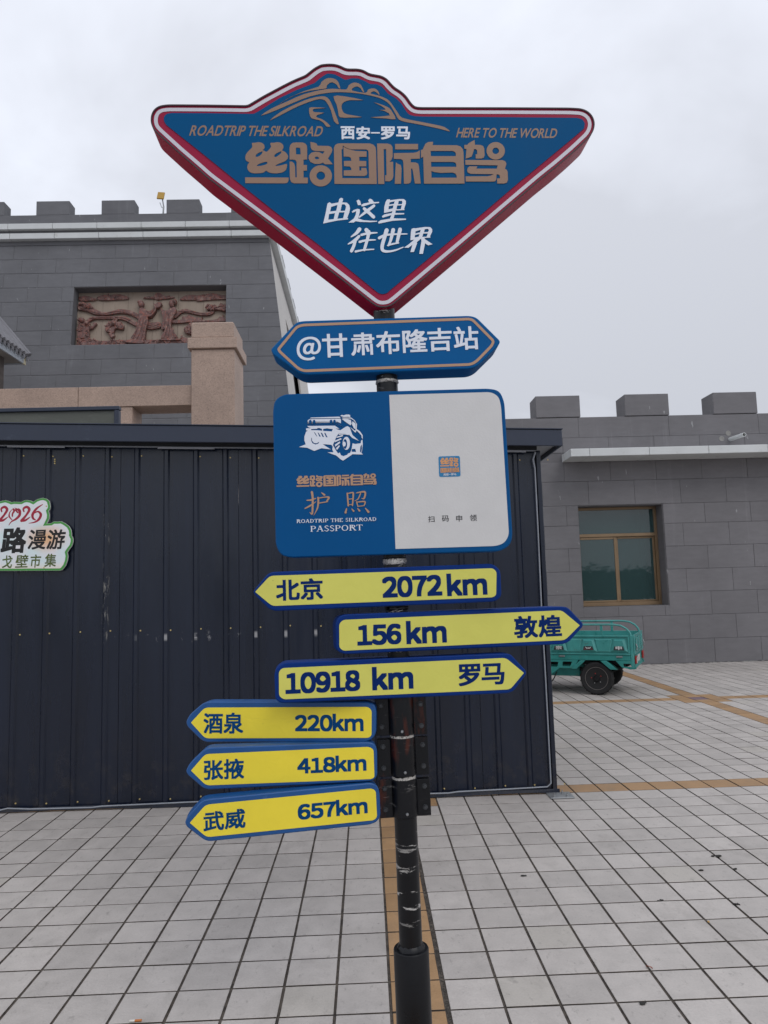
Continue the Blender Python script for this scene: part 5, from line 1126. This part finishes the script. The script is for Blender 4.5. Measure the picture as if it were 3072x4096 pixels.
for nm, cx_, cy_, rx, ry in (('head', 706, 228, 30, 36), ('hair', 697, 205, 30, 20), ('head', 1003, 220, 27, 40), ('hair', 1036, 200, 20, 30), ('head', 122, 392, 26, 28), ('head', 170, 425, 20, 22), ('head', 432, 425, 22, 24)):
    a = rmap((cx_, cy_)); b = rmap((cx_+rx, cy_+ry)); bm = bmesh.new(); bmesh.ops.create_icosphere(bm, subdivisions=2, radius=1, matrix=Matrix.Translation((a[0], .30-.10, a[1])) @ Matrix.Diagonal((abs(b[0]-a[0]), .09, abs(b[1]-a[1]), 1)))
    link(nm, mesh(nm, bm, True), 'relief_brown', rl, TM)

r6 = random.Random(9); bm = bmesh.new()
def inside(p, poly):
    c = False
    for i in range(len(poly)):
        a, b = poly[i-1], poly[i]
        if (a[1] > p[1]) != (b[1] > p[1]) and p[0] < (b[0]-a[0])*(p[1]-a[1])/(b[1]-a[1])+a[0]: c = not c
    return c
for nm, n_, sc_ in (('musicians', 34, 1.0), ('rocks', 46, 1.0), ('cloud', 12, .8)):
    for q in REL[nm]:
        xs_ = [p[0] for p in q]; ys_ = [p[1] for p in q]; got = 0
        while got < n_:
            p = (r6.uniform(min(xs_), max(xs_)), r6.uniform(min(ys_), max(ys_))); 
            if not inside(p, q): got += .2; continue
            a = rmap(p); got += 1; s_ = r6.uniform(.018, .045)*sc_
            bmesh.ops.create_icosphere(bm, subdivisions=1, radius=s_, matrix=Matrix.Translation((a[0], .30-DEP[nm], a[1])) @ Matrix.Rotation(r6.uniform(0, 3.1), 4, 'Y') @ Matrix.Diagonal((1.7, .8, .6, 1)))
tag(link('carved_detail', mesh('carved_detail', bm), 'relief_brown', rl, TM), kind='stuff')
# floodlight and cable on the tower top
fl = empty('flood_lamp', (-5.06, 18.1, 11.27)); tag(fl, 'gold square floodlight on a thin post between two tower battlements', 'lamp')
bm = bmesh.new(); tube(bm, [(-5.075, 18.1, 11.272), (-5.055, 18.1, 11.60)], .022, 8); tube(bm, [(-5.055, 18.1, 11.60), (-5.07, 18.05, 11.76)], .016, 8); link('post', mesh('post', bm), 'steel_zinc', fl)
bm = bmesh.new(); tube(bm, [(-5.14, 18.06, 11.68), (-5.10, 18.08, 11.56), (-5.06, 18.1, 11.55)], .010, 6); link('bracket', mesh('bracket', bm), 'steel_zinc', fl)
bmx('lamp_panel', 'lamp_gold', fl, -.09, -.02, -.10, .09, .02, .11, bev=.008, mw=Matrix.Translation((-5.10, 18.0, 11.83)) @ Matrix.Rotation(R(-12), 4, 'X') @ Matrix.Rotation(R(6), 4, 'Y'))
bmx('lamp_body', 'steel_zinc', fl, -.06, .022, -.06, .06, .06, .06, bev=.006, mw=Matrix.Translation((-5.10, 18.0, 11.83)) @ Matrix.Rotation(R(-12), 4, 'X') @ Matrix.Rotation(R(6), 4, 'Y'))
bm = bmesh.new(); pts = [(-13+.35*k, 18.24, 11.47+.012*math.cos(k*2*math.pi*.35/1.661)) for k in range(31)]; tube(bm, pts, .009, 6)
tag(link('cable', mesh('cable', bm), 'steel_zinc'), 'thin grey cable strung behind the tower battlements', 'cable')

# ---- pink granite gateway in front of the tower
pg = empty('granite_gateway', (-2.3, 11.4, 0)); tag(pg, 'pink speckled granite gateway, square pillar and long beam, behind the shed', 'gateway')
bmx('pillar', 'pink_granite', pg, -2.637, 11.0, 0, -1.968, 11.83, 5.283, bev=.012)
bmx('pillar_band', 'pink_granite', pg, -2.684, 10.955, 5.287, -1.921, 11.875, 5.458, bev=.008); bmx('pillar_cap', 'pink_granite', pg, -2.637, 11.0, 5.461, -1.975, 11.83, 5.722, bev=.02)
for a, b in ((-4.405, -2.64), (-6.3, -4.411), (-8.2, -6.306), (-10.1, -8.206)): bmx('beam', 'pink_granite', pg, a, 11.1, 4.425, b, 11.62, 4.745, bev=.006)
bmx('pillar', 'pink_granite', pg, -10.78, 11.0, 0, -10.105, 11.83, 5.283, bev=.012); bmx('pillar_band', 'pink_granite', pg, -10.83, 10.955, 5.287, -10.06, 11.875, 5.458, bev=.008); bmx('pillar_cap', 'pink_granite', pg, -10.78, 11.0, 5.461, -10.105, 11.83, 5.722, bev=.02)
for a in (-3.775, -5.14, -6.5, -7.86): bmx('beam_post', 'pink_granite', pg, a, 11.12, 0, a+.2, 11.6, 4.422, bev=.006)

# ---- tiled eave of the pavilion at the left edge
ev = empty('pavilion', (-8.5, 11, 0)); tag(ev, 'pavilion with grey tiled roof, its eave corner reaching in at the left edge', 'pavilion')
EX, EY0, EY1, EZ = -6.88, 7.5, 14.62, 6.27; SLP = .62
bmx('fascia', 'eave_white', ev, EX-.03, EY0, EZ, EX, EY1-.1, EZ+.155); bmx('fascia_end', 'eave_cream', ev, EX-.035, EY1-.098, EZ-.01, EX+.005, EY1, EZ+.17, bev=.003)
bmx('fascia', 'eave_white', ev, EX-3, EY1-.03, EZ, EX-.036, EY1, EZ+.155)
bmx('soffit', 'soffit_brown', ev, EX-3, EY0, EZ+.03, EX-.032, EY1-.032, EZ+.05)
bm = bmesh.new(); W_ = 2.4; SLP = 1.25
vs = [bm.verts.new(p) for p in ((EX+.02, EY0, EZ+.16), (EX+.02, EY1, EZ+.16), (EX-W_, EY1, EZ+.16+W_*SLP), (EX-W_, EY0, EZ+.16+W_*SLP), (EX-W_*2, EY1, EZ+.16), (EX-W_*2, EY0, EZ+.16))]
bm.faces.new((vs[0], vs[1], vs[2], vs[3])); bm.faces.new((vs[1], vs[4], vs[2])); bm.faces.new((vs[3], vs[2], vs[4], vs[5])); bm.faces.new((vs[0], vs[3], vs[5])); bm.faces.new((vs[0], vs[5], vs[4], vs[1])); link('roof_slope', mesh('roof_slope', bm), 'roof_tile', ev)
y = EY1-.10
while y > EY0+.05:
    bm = bmesh.new(); tube(bm, [(EX+.06, y, EZ+.175), (EX-W_+.04, y, EZ+.175+W_*SLP)], .045, 10); link('roof_tile', mesh('roof_tile', bm, True), 'roof_tile', ev)
    bm = bmesh.new(); vs = [bm.verts.new(p) for p in ((EX+.05, y+.035, EZ+.17), (EX+.05, y+.125, EZ+.17), (EX+.055, y+.11, EZ+.10), (EX+.06, y+.08, EZ+.06), (EX+.055, y+.05, EZ+.10))]; f = bm.faces.new(vs); r_ = bmesh.ops.extrude_face_region(bm, geom=[f])
    for v in [g for g in r_['geom'] if isinstance(g, bmesh.types.BMVert)]: v.co.x -= .015
    link('drip_tile', mesh('drip_tile', bm), 'roof_tile', ev); y -= .16
bm = bmesh.new(); tube(bm, [(EX+.07, EY1-.01, EZ+.20), (EX-W_, EY1-.01, EZ+.22+W_*SLP)], .055, 10); link('gable_ridge', mesh('gable_ridge', bm, True), 'roof_tile', ev)
bm = bmesh.new(); tube(bm, [(EX-W_, EY0, EZ+.25+W_*SLP), (EX-W_, EY1, EZ+.25+W_*SLP)], .10, 10); link('ridge', mesh('ridge', bm, True), 'roof_tile', ev)
bm = bmesh.new(); lathe(bm, [(.17, 0), (.17, 6.3)], 20, c=(-7.30, 14.2, 0)); link('column', mesh('column', bm, True), 'old_column', ev)

# low wall added out of view behind the viewer to darken the window reflection
bw = empty('reflection_wall', (0, -24, 0)); tag(bw, 'long low grey wall added behind the viewer to darken the window reflection', 'wall')
bmx('wall', 'grey_render', bw, -60, -24.4, -.02, 70, -24, 2.3); bmx('coping', 'pale_stone', bw, -60, -24.5, 2.301, 70, -23.9, 2.45)

# ================================================================== CARGO TRICYCLE
VM = Matrix.Translation((3.055, 9.80, 0)) @ Matrix.Rotation(R(-27), 4, 'Z') @ Matrix.Scale(.97, 4)
tr = empty('cargo_tricycle'); tr.matrix_basis = VM; WM[tr.name] = VM.copy(); tag(tr, 'parked teal cargo tricycle with railed load bed, front hidden by the shed', 'tricycle')
def vb(name, mat, *a, bev=0, parent=tr): return bmx(name, mat, parent, *a, bev=bev, mw=VM)
X0b, X1b, YB0, YB1 = -1.45, .51, -.02, .98
def vpoly(name, mat, pts, y0, y1, parent=tr, holes=(), bevel=0):
    return link(name, fill([pts]+list(holes), y1-y0, y0, bevel), mat, parent, VM)
def bed_side(yo, sgn):
    y0, y1 = (yo, yo+.012) if sgn < 0 else (yo-.012, yo)
    s = vb('side_panel', 'teal_paint', X0b, y0, .552, X1b-.04, y1, .812)
    out_ = (lambda d: (yo-d, yo-.0005)) if sgn < 0 else (lambda d: (yo+.0005, yo+d))
    a, b = out_(.014)
    for nm, q in (('panel_edge', (X0b, .552, X1b-.05, .568)), ('panel_edge', (X0b, .792, X1b-.05, .815)), ('panel_edge', (X1b-.068, .569, X1b-.05, .791))): vb(nm, 'teal_paint', q[0], a, q[1], q[2], b, q[3], bev=.003, parent=s)
    for cx_ in (-1.30, -.896, -.49, -.084, .324):
        a, b = out_(.030); pad = [(cx_-.050, .745), (cx_+.050, .745), (cx_+.085, .612), (cx_-.085, .612)]
        bm = bmesh.new(); yb = b if sgn < 0 else a; yf = a if sgn < 0 else b
        R0 = [bm.verts.new((p[0]+(p[0]-cx_)*.55, yb, p[1]+(.02 if p[1] > .7 else -.03))) for p in pad]; R1 = [bm.verts.new((p[0], yf, p[1])) for p in pad]
        bm.faces.new(R1); [bm.faces.new((R0[i], R0[(i+1) % 4], R1[(i+1) % 4], R1[i])) for i in range(4)]
        pd = link('pressed_pad', mesh('pressed_pad', bm), 'teal_paint', s, VM)
        if sgn < 0 and cx_ > -.6:
            vpoly('badge', 'bolt_black', [(cx_-.058, .668), (cx_+.058, .668), (cx_+.072, .615), (cx_-.072, .615)], yf-.0015, yf-.0003, s)
            if abs(cx_+.084) < .01:
                vpoly('badge_print', 'lamp_white', [(cx_-.045, .664), (cx_-.012, .645), (cx_, .652), (cx_+.012, .645), (cx_+.045, .664), (cx_+.022, .634), (cx_+.006, .640), (cx_, .630), (cx_-.006, .640), (cx_-.022, .634)], yf-.0026, yf-.0016, s)
                vpoly('badge_print', 'red_paint', [(cx_-.060, .632), (cx_-.012, .627), (cx_+.012, .627), (cx_+.060, .632), (cx_+.060, .626), (cx_-.060, .626)], yf-.0026, yf-.0016, s)
            else:
                V, Fc = lay_text('宗' if cx_ < 0 else '申', .03); link('badge_print', fit_text(V, Fc, cx_-.042, .620, cx_+.042, .672, front=yf-.0017, thick=.002), 'lamp_white', s, VM)
    for cx_ in (-1.1, -.695, -.287, .12):
        a, b = out_(.016); yb = b if sgn < 0 else a; yf = a if sgn < 0 else b; pad = [(cx_-.10, .755), (cx_+.10, .755), (cx_+.075, .60), (cx_-.075, .60)]
        bm = bmesh.new(); R0 = [bm.verts.new((p[0]*1+(p[0]-cx_)*.25, yb, p[1]+(.015 if p[1] > .7 else -.022))) for p in pad]; R1 = [bm.verts.new((p[0], yf, p[1])) for p in pad]
        bm.faces.new(R1); [bm.faces.new((R0[i], R0[(i+1) % 4], R1[(i+1) % 4], R1[i])) for i in range(4)]; link('pressed_pad', mesh('pressed_pad', bm), 'teal_paint', s, VM)
    return s
bed_side(YB0, -1); bed_side(YB1, 1)
vb('bed_floor', 'teal_dull', X0b, YB0+.015, .50, X1b-.01, YB1-.015, .545)
vb('head_board', 'teal_paint', X0b-.02, YB0, .55, X0b-.003, YB1, .85, bev=.003)
vb('tail_post', 'teal_paint', X1b-.037, YB0-.006, .38, X1b, YB0+.03, .815, bev=.004); vb('tail_post', 'teal_paint', X1b-.037, YB1-.03, .38, X1b, YB1+.006, .815, bev=.004)
tg = vb('tailgate', 'teal_paint', X1b+.003, YB0+.005, .555, X1b+.018, YB1-.005, .822, bev=.003)
for y_ in (.08, .36, .64): vb('pressed_pad', 'teal_paint', X1b+.0185, y_, .60, X1b+.032, y_+.2, .78, bev=.010, parent=tg)
for y_ in (.03, .88):
    bm = bmesh.new(); tube(bm, [(X1b+.03, y_, .70), (X1b+.045, y_, .66), (X1b+.035, y_, .62)], .008, 6); link('latch', mesh('latch', bm), 'steel_zinc', tg, VM)
for a, b, z0q, z1q in ((YB0-.004, YB0+.03, .474, .549), (YB1-.03, YB1+.004, .474, .549)): vb('bed_rail', 'teal_dull', X0b, a, z0q, X1b-.04, b, z1q, bev=.004)
for xq in (-.46, .32): vb('latch', 'steel_zinc', xq-.04, YB0-.016, .515, xq+.045, YB0-.005, .537, bev=.004)
for nm, y_ in (('hand_rail', YB0+.015), ('hand_rail', YB1-.015)):
    bm = bmesh.new(); arc = [(X0b+.02, y_, .82), (X0b+.02, y_, .955), (-1.3, y_, .962)]+[(-1.3+.18*k, y_, .962) for k in range(1, 9)]+[(.27, y_, .960), (.36, y_, .945), (.43, y_, .905), (.475, y_, .85), (.485, y_, .81)]
    tube(bm, arc, .014, 10); hr = link(nm, mesh(nm, bm, True), 'teal_paint', tr, VM)
    bm = bmesh.new(); tube(bm, [(X0b+.03, y_, .90), (.2, y_, .90), (.33, y_, .895)], .006, 8) if False else None; bm.free()
    for xq in (-1.0, -.45, .10): vb('rail_post', 'teal_paint', xq-.018, y_-.006, .815, xq+.018, y_+.006, .952, bev=.003, parent=hr)
bm = bmesh.new(); tube(bm, [(X0b-.01, YB0+.02, .85), (X0b-.01, YB0+.02, 1.18), (X0b-.01, .08, 1.25), (X0b-.01, .88, 1.25), (X0b-.01, YB1-.02, 1.18), (X0b-.01, YB1-.02, .85)], .016, 10); tube(bm, [(X0b-.01, YB0+.02, 1.05), (X0b-.01, YB1-.02, 1.05)], .012, 8)
link('front_rail', mesh('front_rail', bm, True), 'teal_paint', tr, VM); vb('cab_board', 'teal_paint', X0b-.03, .12, 1.07, X0b-.018, .84, 1.235, bev=.003)
# skirts and mudguards
vpoly('rear_skirt', 'teal_dull', [(.27, .472), (.495, .472), (.535, .365), (.46, .36), (.345, .385)], YB0-.004, YB0+.02, holes=[[(.365, .435), (.46, .435), (.475, .392), (.375, .392)]])
vpoly('rear_skirt', 'teal_dull', [(.27, .472), (.495, .472), (.535, .365), (.46, .36), (.345, .385)], YB1-.02, YB1+.004)
for yq in (YB0-.004, YB1-.02):
    vpoly('front_skirt', 'teal_dull', [(-1.4, .472), (-.235, .472), (-.30, .36), (-.50, .36), (-.62, .27), (-.95, .27), (-1.4, .33)], yq, yq+.024, holes=[[(-.62, .445), (-.51, .445), (-.53, .375), (-.66, .375)], [(-.45, .45), (-.32, .45), (-.35, .385), (-.46, .385)]])
for y0q, y1q in ((-.045, .11), (.85, 1.005)):
    for nm, pts in (('mudguard', [(-.335, .352), (-.26, .352), (-.14, .470), (-.21, .470)]), ('mudguard', [(.065, .470), (.145, .470), (.285, .352), (.195, .352)])):
        vpoly(nm, 'teal_dull', pts, y0q, y1q, bevel=.006)
def wheel(cx_, cy_, r_, wd, label=None, out_=-1):
    """one wheel: tyre, rim, rim ring, hub, bolts"""
    bm = bmesh.new(); k = r_/.226; y = lambda v: cy_+v*out_*1
    lathe(bm, [(.150*k, -wd*.42), (.165*k, -wd*.48), (.205*k, -wd*.5), (.221*k, -wd*.36), (.226*k, -wd*.12), (.226*k, wd*.12), (.221*k, wd*.36), (.205*k, wd*.5), (.165*k, wd*.48), (.150*k, wd*.42)], 40, 'Y', (cx_, cy_, r_))
    w_ = link('wheel', mesh('wheel', bm, True), 'rubber', tr, VM)
    bm = bmesh.new()
    for q in range(36):
        t_ = 2*math.pi*q/36; mm = Matrix.Translation((cx_, cy_, r_)) @ Matrix.Rotation(t_, 4, 'Y') @ Matrix.Translation((0, (q % 2-.5)*wd*.45, .2245*k)); b0 = len(bm.verts); box(bm, -.008, -wd*.2, -.003, .008, wd*.2, .003)
        bm.verts.ensure_lookup_table(); [setattr(v, 'co', mm @ v.co) for v in bm.verts[b0:]]
    tag(link('tread', mesh('tread', bm), 'rubber', w_, VM), kind='stuff')
    o = cy_+out_*wd*.30; f = -out_
    bm = bmesh.new(); lathe(bm, [(.0001, 0), (.05*k, 0), (.06*k, .018*f), (.115*k, .030*f), (.135*k, .012*f), (.150*k, -.006*f)], 32, 'Y', (cx_, o, r_)); link('rim', mesh('rim', bm, True), 'rim_black', w_, VM)
    bm = bmesh.new(); lathe(bm, [(.148*k, .002*f), (.150*k, -.016*f), (.156*k, -.016*f), (.158*k, .002*f)], 36, 'Y', (cx_, o, r_)); link('rim_ring', mesh('rim_ring', bm, True), 'rim_edge', w_, VM)
    bm = bmesh.new(); lathe(bm, [(.0001, -.035*f), (.035*k, -.034*f), (.045*k, -.02*f), (.048*k, .002*f)], 20, 'Y', (cx_, o, r_)); link('hub', mesh('hub', bm, True), 'rim_black', w_, VM)
    for q in range(5):
        t_ = 2*math.pi*q/5+.5; bm = bmesh.new(); lathe(bm, [(.0001, -.016*f), (.008, -.016*f), (.008, .002*f)], 6, 'Y', (cx_+.068*k*math.cos(t_), o, r_+.068*k*math.sin(t_))); link('wheel_nut', mesh('wheel_nut', bm), 'red_paint' if q < 3 else 'steel_zinc', w_, VM)
    return w_
wheel(0, .035, .226, .115); wheel(0, .925, .226, .115, out_=1)
bm = bmesh.new(); tube(bm, [(0, .10, .226), (0, .86, .226)], .035, 12); bmesh.ops.create_icosphere(bm, subdivisions=2, radius=.10, matrix=VM.inverted() @ VM @ Matrix.Translation((0, .48, .226))); link('axle', mesh('axle', bm, True), 'rim_black', tr, VM)
for y_ in (.16, .80):
    bm = bmesh.new(); tube(bm, [(-.45, y_, .40), (-.2, y_, .31), (0, y_, .28), (.2, y_, .31), (.42, y_, .40)], .016, 6); tube(bm, [(-.38, y_, .40), (-.2, y_, .335), (0, y_, .305), (.2, y_, .335), (.36, y_, .40)], .014, 6); link('leaf_spring', mesh('leaf_spring', bm), 'rim_black', tr, VM)
    vb('chassis_beam', 'rim_black', X0b-.4, y_-.03, .40, X1b-.06, y_+.03, .472)
vb('battery_box', 'teal_dull', -.80, .12, .235, -.25, .60, .398, bev=.01)
bm = bmesh.new(); tube(bm, [(-1.2, .3, .30), (-.7, .25, .26), (-.1, .22, .225)], .016, 8); link('drive_tube', mesh('drive_tube', bm, True), 'rim_black', tr, VM)
bm = bmesh.new(); tube(bm, [(-.55, .02, .30), (-.585, .0, .22), (-.62, .0, .17), (-.66, .0, .155), (-.7, .02, .17)], .009, 8); link('hose', mesh('hose', bm, True), 'rubber', tr, VM)
tl_ = vb('tail_lamp', 'lamp_red', X1b+.003, .02, .43, X1b+.03, .13, .535, bev=.006); vb('lens', 'lamp_white', X1b+.031, .03, .445, X1b+.036, .07, .52, parent=tl_)
tl2 = vb('tail_lamp', 'lamp_red', X1b+.003, .83, .43, X1b+.03, .94, .535, bev=.006)
vb('rear_bumper', 'teal_dull', X1b-.035, YB0+.035, .355, X1b+.002, YB1-.035, .53, bev=.006); vb('number_plate', 'lamp_white', X1b+.003, .36, .43, X1b+.008, .60, .52)
# driver's end, behind the shed
vb('seat_base', 'teal_dull', -1.98, .26, .35, -1.52, .70, .66, bev=.02); vb('seat', 'seat_black', -1.96, .24, .665, -1.50, .72, .74, bev=.03); vb('foot_board', 'teal_dull', -2.42, .22, .28, -1.99, .74, .32, bev=.01)
vb('leg_shield', 'teal_paint', -2.50, .18, .30, -2.44, .78, .88, bev=.02)
bm = bmesh.new(); tube(bm, [(-2.78, .48, .23), (-2.50, .48, .95), (-2.46, .48, 1.04)], .022, 10); tube(bm, [(-2.80, .41, .23), (-2.60, .41, .72)], .014, 8); tube(bm, [(-2.80, .55, .23), (-2.60, .55, .72)], .014, 8); link('front_fork', mesh('front_fork', bm, True), 'rim_black', tr, VM)
bm = bmesh.new(); tube(bm, [(-2.22, .12, 1.10), (-2.38, .20, 1.08), (-2.46, .36, 1.04), (-2.46, .60, 1.04), (-2.38, .76, 1.08), (-2.22, .84, 1.10)], .014, 10); hb = link('handlebar', mesh('handlebar', bm, True), 'chrome', tr, VM)
for a in (.12, .84):
    bm = bmesh.new(); tube(bm, [(-2.20, a, 1.10), (-2.32, a+(.06 if a < .5 else -.06), 1.09)], .020, 10); link('grip', mesh('grip', bm, True), 'rubber', hb, VM)
bm = bmesh.new(); lathe(bm, [(.0001, -.03), (.05, -.03), (.065, .0), (.05, .05), (.0001, .06)], 20, c=(0, 0, 0)); link('headlight', mesh('headlight', bm, True), 'lamp_white', tr, VM @ Matrix.Translation((-2.58, .48, .88)) @ Matrix.Rotation(R(90), 4, 'Y'))
wheel(-2.79, .48, .226, .09)
